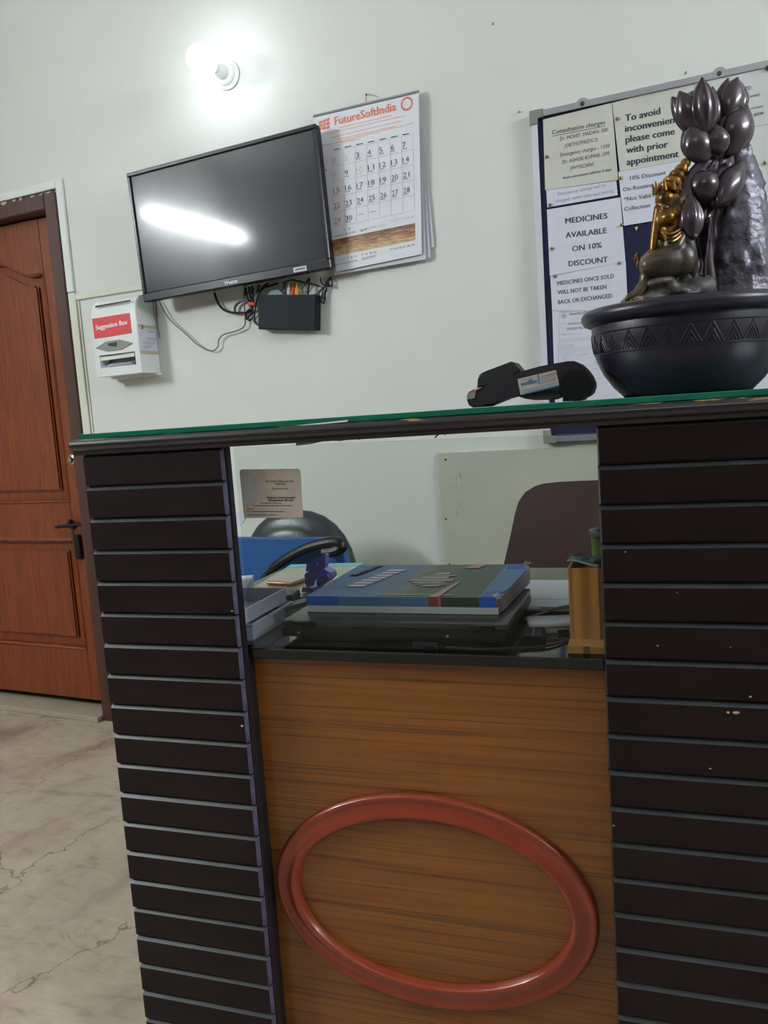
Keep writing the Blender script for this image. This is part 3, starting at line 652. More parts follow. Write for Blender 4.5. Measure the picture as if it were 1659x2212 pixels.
# ---- pin board with notices
BY = YWALL-.024
BX0, BX1, BZ0, BZ1 = -.588, .63, 1.050, 1.972
nbd = thing('notice_board', 'navy felt notice board in a thin aluminium frame, covered with printed notices', 'notice board', (0, YWALL, 1.05))
def bx(name, x0, x1, y0, y1, z0, z1, m_, bev=.001):
    b_ = nb(); box(b_, x0, x1, y0-YWALL, y1-YWALL, z0-1.05, z1-1.05, bev); return obj(name, b_, m_, nbd)
bx('felt_panel', BX0+.004, BX1-.004, BY+.004, YWALL-.002, BZ0+.004, BZ1-.004, felt_m)
bx('frame_rail', BX0, BX1, BY-.004, YWALL-.001, BZ1-.017, BZ1, alu_m); bx('frame_rail', BX0, BX1, BY-.004, YWALL-.001, BZ0, BZ0+.017, alu_m)
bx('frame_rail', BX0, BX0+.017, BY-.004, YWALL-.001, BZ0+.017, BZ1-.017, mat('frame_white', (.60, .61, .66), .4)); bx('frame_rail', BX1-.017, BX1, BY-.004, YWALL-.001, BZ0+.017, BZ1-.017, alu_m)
for x0, s in ((BX0, 1), (BX1, -1)):
    for z0, t in ((BZ0, 1), (BZ1, -1)):
        b_ = nb(); e = .003
        pts = [(x0-s*e, z0-t*e), (x0+s*.035, z0-t*e), (x0+s*.035, z0+t*.019), (x0+s*.019, z0+t*.019), (x0+s*.019, z0+t*.035), (x0-s*e, z0+t*.035)]
        prism(b_, [(x, BY-.007-YWALL, z-1.05) for x, z in pts], (0, .027, 0), .001); obj('corner_bracket', b_, grey_pl, nbd)
for px, py in ((1259, 226), (1554, 161), (1659, 149)):
    q = wy(px, py, 2.38); b_ = nb()
    prism(b_, [(q.x+.017*math.cos(t*PI/8), 2.374-YWALL, q.z-1.05+.017*math.sin(t*PI/8)) for t in range(0, 9)]+[(q.x-.017, 2.374-YWALL, BZ1-.004-1.05), (q.x+.017, 2.374-YWALL, BZ1-.004-1.05)], (0, .003, 0), .001)
    o_ = obj('hanger_tab', b_, alu_m, nbd); b_ = nb(); ell(b_, (q.x, 2.373-YWALL, q.z-1.05), (.0065, .004, .0065)); obj('screw', b_, mat('rust_screw', (.06, .03, .025), .6), o_)
def c4(x, y): return (1140+x/3.197, 140+y/3.197)
def c5(x, y): return (1140+x/3.197, 480+y/3.197)
def cd9(x, y): return (1180+x/9.213, 640+y/9.213)
def notice(name, label, quad, m_, lay=1, cat='notice'):
    y = BY+.003-.0012*lay
    P = [wy(px, py, y) for px, py in quad]; o_ = P[3].copy()
    t = thing(name, label, cat, o_)
    b_ = nb(); prism(b_, [p-o_ for p in P], (0, .0008, 0)); obj('sheet', b_, m_, t)
    t['_y'] = y; return t
def ink(t, lines, m_, name='lettering', conv=c4, ul=()):
    y = t['_y']; b_ = nb(); o_ = Vector(t.location)
    for i, (s, x0, y0, x1, y1, cap, bold, sh) in enumerate(lines):
        L_, R_ = wy(*conv(x0, y0), y)-o_, wy(*conv(x1, y1), y)-o_
        write(b_, s, L_, R_, UPZ, Vector((0, -.0004, 0)), cap, bold, sh)
        if i in ul: prism(b_, [L_+Vector((0, -.0004, -.004)), R_+Vector((0, -.0004, -.004)), R_+Vector((0, -.0004, -.0052)), L_+Vector((0, -.0004, -.0052))], (0, .0002, 0))
    return obj(name, b_, m_, t)
t = notice('printed_notice', 'white notice of consultation charges in the top left of the board', [c4(105, 378), c4(580, 262), c4(625, 795), c4(120, 865)], paper_y, 2)
ink(t, [('Consultation charges', 168, 482, 535, 410, .0115, .004, 0), ('Dr. MOHIT  MADAN- 500', 225, 525, 553, 460, .010, .002, 0), ('(ORTHOPAEDICS)', 255, 573, 485, 527, .0098, .002, .3),
        ('Emergency charges - 1200', 226, 635, 567, 570, .010, .002, 0), ('Dr. ASHOK KUMAR -500', 241, 685, 565, 622, .010, .002, 0), ('(PHYSICIAN)', 293, 728, 455, 697, .0098, .002, .3),
        ('Note-consultation valid for 3 days', 245, 790, 577, 730, .0065, .01, 0)], ink_m, ul=(0,))
t = notice('printed_notice', 'narrow paper slip about the emergency charge, under the consultation charges', [c4(127, 866), c4(612, 800), c4(622, 900), c4(135, 985)], paper_m, 1)
ink(t, [('Emergency  charge will be', 208, 903, 542, 840, .0085, -.006, 0), ('charged  other than opd timing', 190, 952, 592, 880, .0085, -.006, 0)], inkg_m)
t = notice('printed_notice', 'white sheet reading medicines available on 10% discount', [c4(132, 1000), c4(640, 915), c5(675, 270), c5(152, 372)], paper_m, 1)
ink(t, [('MEDICINES', 260, 1098, 552, 1060, .0150, .014, 0)], ink_m)
ink(t, [('AVAILABLE', 262, 110, 547, 75, .0150, .012, 0), ('ON 10%', 307, 203, 512, 175, .0150, .012, 0), ('DISCOUNT', 283, 305, 553, 275, .0150, .012, 0)], ink_m, conv=c5)
t = notice('printed_notice', 'white sheet saying sold medicines are not taken back, above the licence', [c5(155, 375), c5(677, 270), c5(692, 610), c5(168, 610)], paper_m, 2)
ink(t, [('MEDICINES ONCE SOLD', 205, 437, 596, 385, .0115, .008, 0), ('WILL NOT BE TAKEN', 207, 500, 543, 460, .0115, .008, 0), ('BACK OR EXCHANGED.', 210, 567, 590, 520, .0115, .008, 0)], ink_m, conv=c5)
t = notice('licence_document', 'printed licence form low on the board, partly behind the bowl', [c5(168, 600), c5(760, 520), c5(800, 1210), c5(190, 1290)], paper_m, 1)
ink(t, [('Registration No.', 290, 330, 480, 312, .004, 0, 0), ('Department of Medical Health', 470, 378, 1060, 318, .0075, .01, 0), ('RENEWAL OF MEDICAL', 445, 575, 850, 545, .0060, 0, 0),
        ('OFFICE OF THE CHIEF', 405, 680, 850, 640, .0068, .006, 0), ('Certificate no.', 285, 780, 470, 765, .0045, 0, 0)], inkg_m, conv=cd9)
b_ = nb(); y_ = t['_y']; o_ = Vector(t.location)
def seg9(x0, y0, x1, y1, th=.0006):
    a_, c_ = wy(*cd9(x0, y0), y_)-o_, wy(*cd9(x1, y1), y_)-o_; d_ = (c_-a_).normalized(); n_ = Vector((-d_.z, 0, d_.x))*th*.5; f_ = Vector((0, -.0004, 0))
    prism(b_, [a_+n_+f_, c_+n_+f_, c_-n_+f_, a_-n_+f_], (0, .0002, 0))
for q in ((255, 295, 1500, 170), (255, 295, 240, 1290), (290, 545, 900, 490), (290, 545, 300, 635), (300, 635, 900, 590), (275, 1175, 1000, 1120), (275, 1275, 1000, 1215), (630, 1150, 630, 1250), (330, 1170, 335, 1265), (900, 1425, 1300, 1380), (900, 1425, 890, 1560), (900, 1560, 1300, 1500), (900, 1650, 1350, 1600), (900, 1740, 1350, 1700)): seg9(*q)
def ln9(x0, y0, x1, y1, th):
    x = x0
    while x < x1:
        l = random.uniform(20, 70); e = min(x+l, x1); f = lambda v: y0+(y1-y0)*(v-x0)/(x1-x0); seg9(x, f(x), e, f(e), th); x = e+10
for i, (x1, y) in enumerate(((950, 855), (950, 885), (950, 915), (350, 955), (560, 985), (540, 1020), (960, 1050), (960, 1085), (800, 1120), (500, 1150))): ln9(280, y, x1, y-(x1-280)*.075, .0016 if i in (1, 4, 5, 6) else .0011)
for (x0, y0, x1) in ((500, 300, 700), (480, 765, 690), (930, 1300, 1200), (930, 1330, 1200), (740, 1380, 1100), (900, 1450, 1200), (960, 1640, 1100), (1160, 1960, 1400), (1160, 2005, 1400), (640, 1190, 780), (340, 1215, 460), (700, 1155, 820)): ln9(x0, y0, x1, y0-(x1-x0)*.07, .0014)
obj('form_lines', b_, inkl_m, t)
c0 = wy(*cd9(350, 395), y_)-o_; b_ = nb()
for r0, r1, n_ in ((.0058, .0070, 24), (.0015, .0040, 8)):
    for k_ in range(n_):
        a0, a1 = 2*PI*k_/n_, 2*PI*(k_+.7)/n_
        prism(b_, [c0+Vector((math.cos(a)*r, -.0004, math.sin(a)*r)) for a, r in ((a0, r0), (a1, r0), (a1, r1), (a0, r1))], (0, .0002, 0))
obj('seal', b_, inkg_m, t)
t = notice('printed_notice', 'yellowed notice in bold type asking for a prior appointment', [c4(583, 262), c4(1150, 115), c4(1180, 640), c4(635, 737)], paper_y, 1)
ink(t, [('To avoid', 672, 392, 917, 340, .0175, .022, 0), ('inconvenience', 672, 465, 1085, 388, .0175, .022, 0), ('please come', 675, 540, 1017, 480, .0175, .022, 0), ('with prior', 680, 612, 970, 570, .0175, .022, 0), ('appointment', 682, 695, 1045, 635, .0175, .022, 0)], ink_m)
t = notice('printed_notice', 'white notice of 10% discount on routine lab tests, behind the gold figure', [c4(625, 740), c4(1180, 642), c4(1190, 1025), c4(664, 1112)], paper_m, 2)
ink(t, [('10% Discount', 707, 797, 955, 757, .0105, .004, 0), ('On Routine Lab', 658, 875, 940, 830, .0105, .004, 0), ('*Not Valid For', 665, 943, 925, 905, .0105, .004, 0), ('Collection', 667, 1010, 845, 982, .0105, .004, 0)], ink_m)
t = notice('printed_notice', 'pale notice about OPD patients in the top right, behind the lotus buds', [c4(1152, 113), c4(1760, -20), c4(1760, 390), c4(1180, 500)], mat('notice_greyish', (.55, .57, .56), .7), 2)
ink(t, [('OPD', 1478, 185, 1543, 172, .0100, .006, 0), ('(for patients)', 1440, 250, 1600, 212, .0070, .006, 0), ('appointment', 1500, 318, 1625, 292, .0062, 0, 0), ('89744', 1562, 357, 1628, 342, .0068, .006, 0)], ink_m)
t = notice('blank_sheet', 'plain pale sheet behind the right of the stone column', [c4(1185, 502), c4(1760, 392), c5(1770, 900), c5(1200, 900)], mat('sheet_greyish', (.56, .58, .57), .7), 1, 'paper')
t = notice('printed_sheet', 'printed white sheet low on the board, right of the bowl', [c5(1203, 905), c5(1775, 900), c5(1785, 1250), c5(1215, 1320)], paper_m, 1)
b_ = nb(); y_ = t['_y']; o_ = Vector(t.location)
for i in range(14):
    yy = 1000+i*20; x = 1480
    while x < 1740:
        l = random.uniform(10, 35); a_, c_ = wy(*c5(x, yy-(x-1480)*.08), y_)-o_, wy(*c5(min(x+l, 1740), yy-(x+l-1480)*.08), y_)-o_
        f_ = Vector((0, -.0004, 0)); prism(b_, [a_+f_, c_+f_, c_+f_-UPZ*.0009, a_+f_-UPZ*.0009], (0, .0002, 0)); x += l+5
obj('print_lines', b_, inkl_m, t)
b_ = nb(); q = wy(1371, 491, BY+.002); prism(b_, [q, q+Vector((.009, 0, .001)), q+Vector((.004, 0, -.010))], (0, .001, 0)); tag(obj('paper_scrap', b_, mat('scrap_yellow', (.55, .60, .10), .6)), 'tiny yellow paper scrap on the navy felt', 'paper')
pins = [((1181, 339), 'left of the physician line on the consultation notice'), ((1188, 443), 'at the lower left of the narrow emergency slip'), ((1192, 537), 'left of the words on 10%'), ((1199, 597), 'above the sheet on sold medicines, at its left'),
        ((1333, 257), 'left of the words to avoid'), ((1340, 385), 'left of the words 10% discount on the lab notice'), ((1343, 486), 'at the top left corner of the bare navy felt'), ((1338, 568), 'above the sheet on sold medicines, at its right'),
        ((1652, 352), 'on the plain sheet right of the lotus buds'), ((1655, 440), 'on the plain sheet right of the stone column'), ((1506, 187), 'behind the tip of the tallest lotus bud')]
for (px, py), s in pins[:10]:
    q = wy(px, py, BY-.001)
    b_ = nb(); lathe(b_, [(0, .0042), (.0025, .0036), (.0044, .0020), (.0046, 0), (0, 0)], 14, Matrix.Translation(q) @ Matrix.Rotation(PI/2, 4, 'X'))
    tag(obj('thumbtack', b_, brass_m), 'brass thumbtack '+s, 'thumbtack', 'thumbtacks on the notice board')
# ---- cream sheet of board lower on the wall
pb = thing('wall_panel', 'scuffed cream board fixed flat on the wall below the notice board', 'panel', (-.60, YWALL, .60))
b_ = nb(); box(b_, -.932+.60, .05+.60, -.010, -.0005, -.12, 1.032-.60, .0015); obj('board', b_, cardb_m, pb)
for px, py in ((962, 993), (963, 1121), (971, 1219)):
    q = wy(px, py, 2.389); b_ = nb(); ell(b_, (q.x+.60, -.0105, q.z-.60), (.003, .002, .003)); obj('screw', b_, back_m, pb)
b_ = nb()
for i in range(46):
    px, py = random.choice(((random.uniform(965, 1005), random.uniform(1005, 1210)), (random.uniform(984, 998), random.uniform(1020, 1125))))
    q = wy(px, py, 2.3895); hh = random.uniform(.002, .012); ww = random.uniform(.0004, .0011)
    prism(b_, [(q.x+.6, -.0106, q.z-.6), (q.x+.6+ww, -.0106, q.z-.6+.001), (q.x+.6+ww*.6, -.0106, q.z-.6-hh)], (0, .0004, 0))
obj('scuff_marks', b_, mat('scuff', (.28, .27, .22), .8), pb)
for (px, py), s in (((1064, 53), 'small dark nail hole plug high on the wall right of the lamp'), ((1120, 243), 'small dark nail in the wall left of the notice board'), ((1480, 159), 'small dark nail above the notice board')):
    q = wy(px, py, 2.398); b_ = nb(); tube(b_, [q+Vector((0, .002, 0)), q+Vector((.003, -.006, .002))], .002, 8); tag(obj('nail', b_, grey_pl), s, 'nail')

# ================================================================== COUNTER
def cthing(name, label, cat, u, v, z, rz=0, group=None): return thing(name, label, cat, cw(u, v, z), TH+rz, group)
cnt = cthing('reception_counter', 'dark reception counter front clad in horizontal slats, with an open window', 'counter', 0, 0, 0)
LU0, LU1, RU0, RU1 = -.948, -.673, -.080, .46
PITCHZ = .0565; ZT = 1.131
for (u0, u1, lab) in ((LU0, LU1, 'left'), (RU0, RU1, 'right')):
    b_ = nb(); box(b_, u0+.001, u1, .009, .022, 0.0005, ZT); pl = obj('pillar_board', b_, back_m, cnt)
    s0, s1 = (u0, u1-.0015) if lab == 'left' else (u0, u1)
    n_ = 20
    b_ = nb(); hgt = PITCHZ-.0012
    sec = [(.0, .0035), (.0, hgt-.0062), (.0062, hgt), (.0095, hgt), (.0095, 0), (.003, 0)]
    prism(b_, [(s0, y, z) for y, z in sec], (s1-s0, 0, 0))
    for v in b_.verts:                      # bevelled ends
        if lab == 'left' and v.co.x > s1-.001 and v.co.y < .004: v.co.x -= .0040
        if lab == 'right' and v.co.x < s0+.001 and v.co.y < .004: v.co.x += .0030
    b_.normal_update()
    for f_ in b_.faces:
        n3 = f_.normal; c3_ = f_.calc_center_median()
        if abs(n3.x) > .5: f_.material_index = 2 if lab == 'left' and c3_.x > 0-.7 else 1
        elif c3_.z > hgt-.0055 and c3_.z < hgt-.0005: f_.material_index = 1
    base = obj('slat', b_, [slat_m, slatedge_lit_m, endglint_m], pl)
    # small chamfer at the free ends
    for i in range(n_):
        o_ = base if i == 0 else base.copy()
        if i: link(o_); o_.parent = pl
        o_.location = (0, random.uniform(-.0006, .0006), ZT-PITCHZ*(i+1)+.001)
b_ = nb()
box(b_, LU1+.0001, LU1+.0022, .0095, .0218, .0005, ZT); obj('edge_strip', b_, mat('stile_black', (.012, .012, .017), .3), cnt)
# rounded moulding along the top
sec = [(.012, 1.131), (-.004, 1.131), (-.005, 1.137)] + [(-.002-.0115*math.sin(a), 1.1475-.0105*math.cos(a)) for a in [PI*i/10 for i in range(11)]] + [(.012, 1.158)]
b_ = nb(); prism(b_, [(-.963, y, z) for y, z in sec], (1.44, 0, 0)); obj('top_moulding', b_, mould_m, cnt, sharp=50)
b_ = nb(); box(b_, -.955, .47, .0121, .33, 1.134, 1.1575, .002); obj('top_board', b_, slat_m, cnt)
b_ = nb(); box(b_, LU0+.002, LU0+.022, .041, .325, .0005, 1.133); obj('side_panel', b_, slat_m, cnt)
b_ = nb(); box(b_, RU1-.022, RU1-.002, .041, .325, .0005, 1.133); obj('side_panel', b_, slat_m, cnt)
b_ = nb(); box(b_, LU1, RU0, .060, .064, .788, 1.131)
b_.clear(); 
pane_pts = [(LU1+.001, .7865), (RU0-.001, .7865), (RU0-.001, 1.119), (LU1+.001, 1.128)]
prism(b_, [(x, .036, z) for x, z in pane_pts], (0, .005, 0)); obj('glass_pane', b_, pane_m, cnt, label='clear glass pane in the window')
# chips and specks of bare wood
b_ = nb()
for px, py, r_ in ((523, 1568, .0028), (501, 1320, .0018), (1590, 1539, .0035), (1573, 1539, .0020), (1621, 1505, .0016), (1534, 1660, .0015), (1351, 1192, .0011), (1462, 1280, .0010), (1421, 1395, .0013), (1578, 1398, .0010), (1627, 891, .0012), (1326, 1783, .0016)):
    q = oc(px, py, -.0002)
    prism(b_, [(q.x+r_*random.uniform(.5, 1.1)*math.cos(a)*1.4, -.0012, q.z+r_*random.uniform(.5, 1.)*math.sin(a)) for a in [2*PI*i/7 for i in range(7)]], (0, .0012, 0))
obj('paint_chips', b_, mat('bare_wood', (.45, .30, .20), .7), cnt)
# glass sheet on top
tg = cthing('glass_sheet', 'long sheet of green-edged glass lying on top of the counter', 'glass', 0, 0, 1.1582)
b_ = nb(); box(b_, -.947, .465, -.004, .322, 0, .0088, .0008); obj('glass_slab', b_, topglass_m, tg)
GT = 1.167
# scrap of paper under the glass and the torn pieces below the moulding
b_ = nb(); P = [oc(px, py, -.0045) for px, py in ((640, 919), (751, 907), (751, 911), (700, 916), (655, 919))]; prism(b_, [(p.x, -.0058, p.z) for p in P], (0, .0012, 0)); tag(obj('paper_scrap', b_, mat('scrap_white', (.72, .74, .76), .6), None, loc=cw(0, 0, 0), rot=(0, 0, TH)), 'white paper sliver caught at the front edge of the glass top', 'paper')
b_ = nb(); P = [oc(px, py, .008) for px, py in ((642, 948), (752, 940), (752, 950), (735, 953), (710, 951), (672, 959), (640, 963))]; prism(b_, [(p.x, .006, p.z) for p in P], (0, .0012, 0)); tag(obj('paper_scrap', b_, mat('scrap_grey', (.22, .22, .25), .7), None, loc=cw(0, 0, 0), rot=(0, 0, TH)), 'grey torn paper hanging under the counter moulding', 'paper')
b_ = nb(); P = [oc(px, py, .008) for px, py in ((765, 944), (793, 942), (793, 948), (786, 946), (776, 950), (769, 948))]; prism(b_, [(p.x, .007, p.z) for p in P], (0, .0012, 0)); tag(obj('paper_scrap', b_, mat('scrap_dark', (.10, .09, .09), .7), None, loc=cw(0, 0, 0), rot=(0, 0, TH)), 'small dark torn scrap under the moulding, right of the grey one', 'paper')
b_ = nb(); f = lambda px, py: (oc(px, py, .006).x, .006, oc(px, py, .006).z)
tube(b_, spline([f(962, 930), (f(952, 936)), f(945, 940), f(939, 946)]), [.0011]*18+[.0004], 6); tube(b_, [f(961, 932), f(961, 941)], .0006, 5); tag(obj('splinter', b_, mat('splinter_brown', (.10, .035, .02), .7), None, loc=cw(0, 0, 0), rot=(0, 0, TH)), 'thin brown wood splinter hanging under the moulding', 'splinter')
# worn card stuck to the pane
P = [oc(px, py, .035) for px, py in ((518, 1018), (522, 1014), (645, 1012.5), (649, 1017), (655, 1118), (528, 1119))]
cdp = cthing('stuck_card', 'worn brown printed card with one torn corner stuck on the glass pane', 'card', 0, .035, P[4].z)
def kl(px, py, d=0):
    q = oc(px, py, .035); return Vector((q.x, -d, q.z-P[4].z))
b_ = nb(); prism(b_, [(p.x, -.0012, p.z-P[4].z) for p in P], (0, .001, 0)); obj('card_sheet', b_, mat('card_brown', (.46, .40, .33), .7, noise=(30, (.38, .33, .27), .3, .7, ONE)), cdp)
b_ = nb(); prism(b_, [kl(x, y, .0017) for x, y in ((518.5, 1021), (523, 1016), (537, 1017), (548, 1030), (557, 1042), (560, 1060), (558, 1078), (548, 1087), (527, 1097))], (0, .0005, 0)); obj('torn_patch', b_, mat('torn_grey', (.36, .365, .37), .7), cdp, label='torn grey patch')
b_ = nb()
def zc(x, y): return (480+x/3.95, 960+y/3.95)
for s, x0, y0, x1, y1, cap, bo in (('My Ortho Clinic (c/o My', 377, 322, 611, 320, .0030, .01), ('Clinicol)', 455, 344, 537, 343, .0030, .01), ('CGHW05001466', 430, 385, 567, 383, .0026, .0), ('Medicare Environmental', 385, 461, 625, 460, .0034, .03), ('Management (P) Ltd.', 398, 483, 610, 482, .0034, .03)):
    write(b_, s, kl(*zc(x0, y0)), kl(*zc(x1, y1)), UPZ, Vector((0, -.0014, 0)), cap, bo)
for x0, x1, y in ((330, 510, 500), (265, 600, 522), (220, 270, 550), (215, 530, 572), (220, 470, 602)):
    x = x0
    while x < x1:
        l = random.uniform(15, 45); e = min(x+l, x1); prism(b_, [kl(*zc(x, y-3), .0015), kl(*zc(e, y-3), .0015), kl(*zc(e, y+2), .0015), kl(*zc(x, y+2), .0015)], (0, .0002, 0)); x = e+5
obj('lettering', b_, ink_m, cdp)

# ================================================================== DESK
DZ = .785
desk = cthing('desk', 'black stone topped desk with an orange wood veneer front panel', 'desk', 0, 0, 0)
b_ = nb(); box(b_, -.93, .43, .0415, .70, DZ-.018, DZ, .002); box(b_, LU1+.001, RU0-.001, .024, .045, DZ-.018, DZ, .002); obj('desk_top', b_, granite_m, desk)
b_ = nb(); box(b_, -.90, .42, .043, .062, .0005, DZ-.019); vp = obj('front_panel', b_, veneer_m, desk, label='orange horizontally grained veneer panel')
b_ = nb()
prof = []
ow = .021   # half width of the band
prof = [(ow, 0), (ow+.001, .006), (ow-.002, .011), (ow-.006, .0125), (ow-.010, .0105), (ow-.013, .0095), (-ow+.014, .013), (-ow+.010, .0165), (-ow+.005, .0165), (-ow+.001, .012), (-ow, 0)]
ring_ellipse(b_, prof, (-.3835, .3490), .2575, .1690, 128)
obj('oval_ring', b_, oval_m, desk, label='terracotta red glossy oval ring', loc=(0, .0428, 0), sharp=60)
for u in (-.90, .40):
    b_ = nb(); box(b_, u, u+.02, .0625, .68, .0005, DZ-.0185); obj('side_board', b_, back_m, desk)
for u_ in (LU1-.0015, RU0-.0005):
    b_ = nb(); box(b_, u_, u_+.002, .0225, .0428, .0005, DZ-.02); obj('reveal_strip', b_, back_m, cnt)
# ---- laptop
lp = cthing('laptop', 'thick black closed laptop lying under the textbook', 'laptop', -.43, .20, DZ)
b_ = nb(); prism(b_, [(-.197, -.128, .010), (-.197, .13, .010), (-.185, .13, .0015), (-.185, -.118, .0015), ], (.001, 0, 0))
b_.clear(); box(b_, -.198, .198, -.132, .13, .009, .026, .004, 2); box(b_, -.180, .180, -.115, .12, .002, .0095, .002); obj('base', b_, black_pl, lp)
b_ = nb(); box(b_, -.198, .198, -.128, .13, .0265, .037, .0035, 2); obj('lid', b_, mat('laptop_lid', (.042, .045, .042), .25), lp)
for s in (-1, 1):
    b_ = nb(); box(b_, s*.155-.022, s*.155+.022, -.1345, -.118, .0245, .0365, .004, 2); obj('hinge', b_, bezel_m, lp)
b_ = nb()
for i in range(16): box(b_, .055+i*.0045, .0575+i*.0045, -.1327, -.131, .014, .020)
obj('vent_grille', b_, back_m, lp)
for x in (-.165, .10): 
    b_ = nb(); ell(b_, (x, -.1325, .0165), (.0025, .001, .0025)); obj('screw', b_, grey_pl, lp)
for sx in (-1, 1):
    for y in (-.10, .10):
        b_ = nb(); box(b_, sx*.16-.012, sx*.16+.012, y-.006, y+.006, 0.0002, .0025, .0008); obj('rubber_foot', b_, back_m, lp)
# ---- textbook on the laptop
B0 = DZ+.0375
bk = cthing('textbook', 'thick worn textbook with blue cover and torn corners on the laptop', 'book', -.428, .270, B0)
hw, hd, th_ = .176, .142, .029
def bowed(b_, x0, x1, y0, y1, z0, z1, lift=.006, n=10):
    rows = []
    for i in range(n+1):
        t = i/n; x = x0+(x1-x0)*t; dz = lift*t**4
        rows.append([b_.verts.new((x, y, z+dz*(1 if z == z1 else 0))) for y, z in ((y0, z0), (y1, z0), (y1, z1), (y0, z1))])
    for a_, c_ in zip(rows, rows[1:]):
        for i in range(4): b_.faces.new((a_[i], a_[(i+1) % 4], c_[(i+1) % 4], c_[i]))
    b_.faces.new(rows[0][::-1]); b_.faces.new(rows[-1]); return b_
b_ = nb(); prism(b_, [(-hw+.003, -hd+.002, .0015), (hw-.006, -hd+.002, .0015), (hw+.001, -hd+.03, .0015), (hw+.004, -hd+.09, .0015), (hw+.009, hd-.10, .0015), (hw+.013, hd-.06, .0015), (hw+.012, hd-.03, .0015), (hw+.004, hd-.001, .0015), (-hw+.003, hd-.001, .0015)], (0, 0, th_-.0025))
for k_ in range(6): prism(b_, [(hw-.010, -hd+.0015+.001*k_, .003+.0042*k_), (hw-.003+.0006*(k_ % 3), -hd+.0015, .003+.0042*k_), (hw+.005+.001*(k_ % 2), -hd+.09, .003+.0042*k_), (hw+.0145-.001*(k_ % 2), hd-.06, .003+.0042*k_), (hw+.005, hd-.002, .003+.0042*k_)], (0, 0, .0026))
obj('page_block', b_, pages_m, bk)
b_ = nb(); box(b_, -hw, hw-.004, -hd, -hd+.0015, .0, .0125, .0005); box(b_, -hw, hw-.006, -hd, hd-.004, 0, .0014, .0004); obj('back_cover', b_, cwhite_m, bk, label='white lower half of the spine and back cover')
b_ = nb(); bowed(b_, -hw, hw-.036, -hd, hd, th_-.0007, th_, 0)
fc = obj('front_cover', b_, cover_m, bk, label='front cover printed with sky, palace and gardens')
b_ = nb(); z = th_+.0003
prism(b_, [(hw-.037, -hd, th_-.0006), (hw-.006, -hd, th_-.0006), (hw+.004, -hd+.08, th_-.0002), (hw+.010, hd-.06, th_), (hw-.004, hd, th_), (hw-.037, hd, th_)], (0, 0, .001)); obj('cover_margin', b_, clblue_m, bk, label='light blue wavy right margin of the cover')
b_ = nb(); prism(b_, [(hw-.036, -hd, z+.0004), (hw-.010, -hd, z+.0004), (hw+.0, -hd+.05, z+.0004), (hw-.030, -hd+.04, z+.0004)], (0, 0, .0006)); prism(b_, [(hw-.030, hd-.05, z+.0004), (hw+.006, hd-.05, z+.0004), (hw-.004, hd-.002, z+.0004), (hw-.034, hd-.002, z+.0004)], (0, 0, .0006)); obj('blue_corner', b_, cblue_m, bk)
for x0, x1, m_, nm in ((-hw, -hw+.062, cblue_m, 'deep blue'), (-hw+.0625, .052, mat('spine_blue', (.07, .18, .42), .25, coat=.5), 'dusty blue'), (.052, .068, mat('spine_rust', (.22, .06, .03), .3), 'rust red'), (.068, .074, cpink_m, 'pink'), (.0745, hw-.037, cgreen_m, 'dark green'), (hw-.0365, hw-.008, cblue_m, 'deep blue')):
    b_ = nb(); box(b_, x0, x1, -hd-.0006, -hd+.0012, .0128, th_+.0004, .0004); obj('spine_band', b_, m_, bk, label=nm+' band of the spine')
b_ = nb(); f = lambda x, y: (x, y, th_+.0008)
# palace, garden path and title strips of the cover print
for y0, y1, x0, x1 in ((-.062, -.052, .015, .052), (-.048, -.040, .0, .060), (-.036, -.022, -.012, .052), (-.018, .0, -.022, .064), (.004, .022, -.006, .050), (.026, .036, .004, .060), (.040, .060, .012, .044), (.064, .070, .022, .030)):
    prism(b_, [f(x0, y0), f(x1, y0), f(x1, y1), f(x0+.006, y1)], (0, 0, .0003))
obj('palace_print', b_, cstone_m, fc)
b_ = nb(); prism(b_, [f(.052, -hd), f(.070, -hd), f(.078, -.06), f(.082, -.02), f(.075, -.03)], (0, 0, .0004)); prism(b_, [f(.06, .10), f(.09, .10), f(.10, .14), f(.075, .14)], (0, 0, .0004)); obj('flower_bed_print', b_, cpink_m, fc)
b_ = nb()
for i in range(7): prism(b_, [f(-.128+i*.0055, -.065+i*.023), f(-.092+i*.0055, -.065+i*.023), f(-.088+i*.0055, -.048+i*.023), f(-.124+i*.0055, -.048+i*.023)], (0, 0, .0003))
for i in range(9): prism(b_, [f(-.05+i*.016, -hd+.014), f(-.036+i*.016, -hd+.014), f(-.036+i*.016, -hd+.018), f(-.05+i*.016, -hd+.018)], (0, 0, .0003))
obj('title_print', b_, cwhite_m, fc)
b_ = nb(); prism(b_, [f(-.158, .03), f(-.140, .03), f(-.118, .128), f(-.136, .128)], (0, 0, .0003)); obj('title_box', b_, mat('print_navy', (.01, .012, .03), .7, spec=.1), fc)
b_ = nb(); write(b_, 'smart', Vector((-.147, .04, th_+.0011)), Vector((-.126, .125, th_+.0011)), Vector((-1, .22, 0)).normalized(), Vector((0, 0, .0003)), cap=.010); obj('title_lettering', b_, cwhite_m, fc)
b_ = nb()
for cx_, cy_ in ((hw-.008, -hd+.003), (hw-.001, hd-.006)):
    for i in range(14):
        a = random.uniform(0, 2*PI); r = random.uniform(0, .009); p = Vector((cx_+r*math.cos(a), cy_+r*math.sin(a), th_+random.uniform(-.002, .004)))
        prism(b_, [p, p+Vector((random.uniform(.003, .008), random.uniform(-.003, .003), random.uniform(0, .003))), p+Vector((random.uniform(0, .004), random.uniform(.003, .006), .002))], (0, 0, .0007))
obj('torn_corner', b_, mat('torn_white', (.55, .56, .55), .9), bk, label='torn white paper at the cover corners')
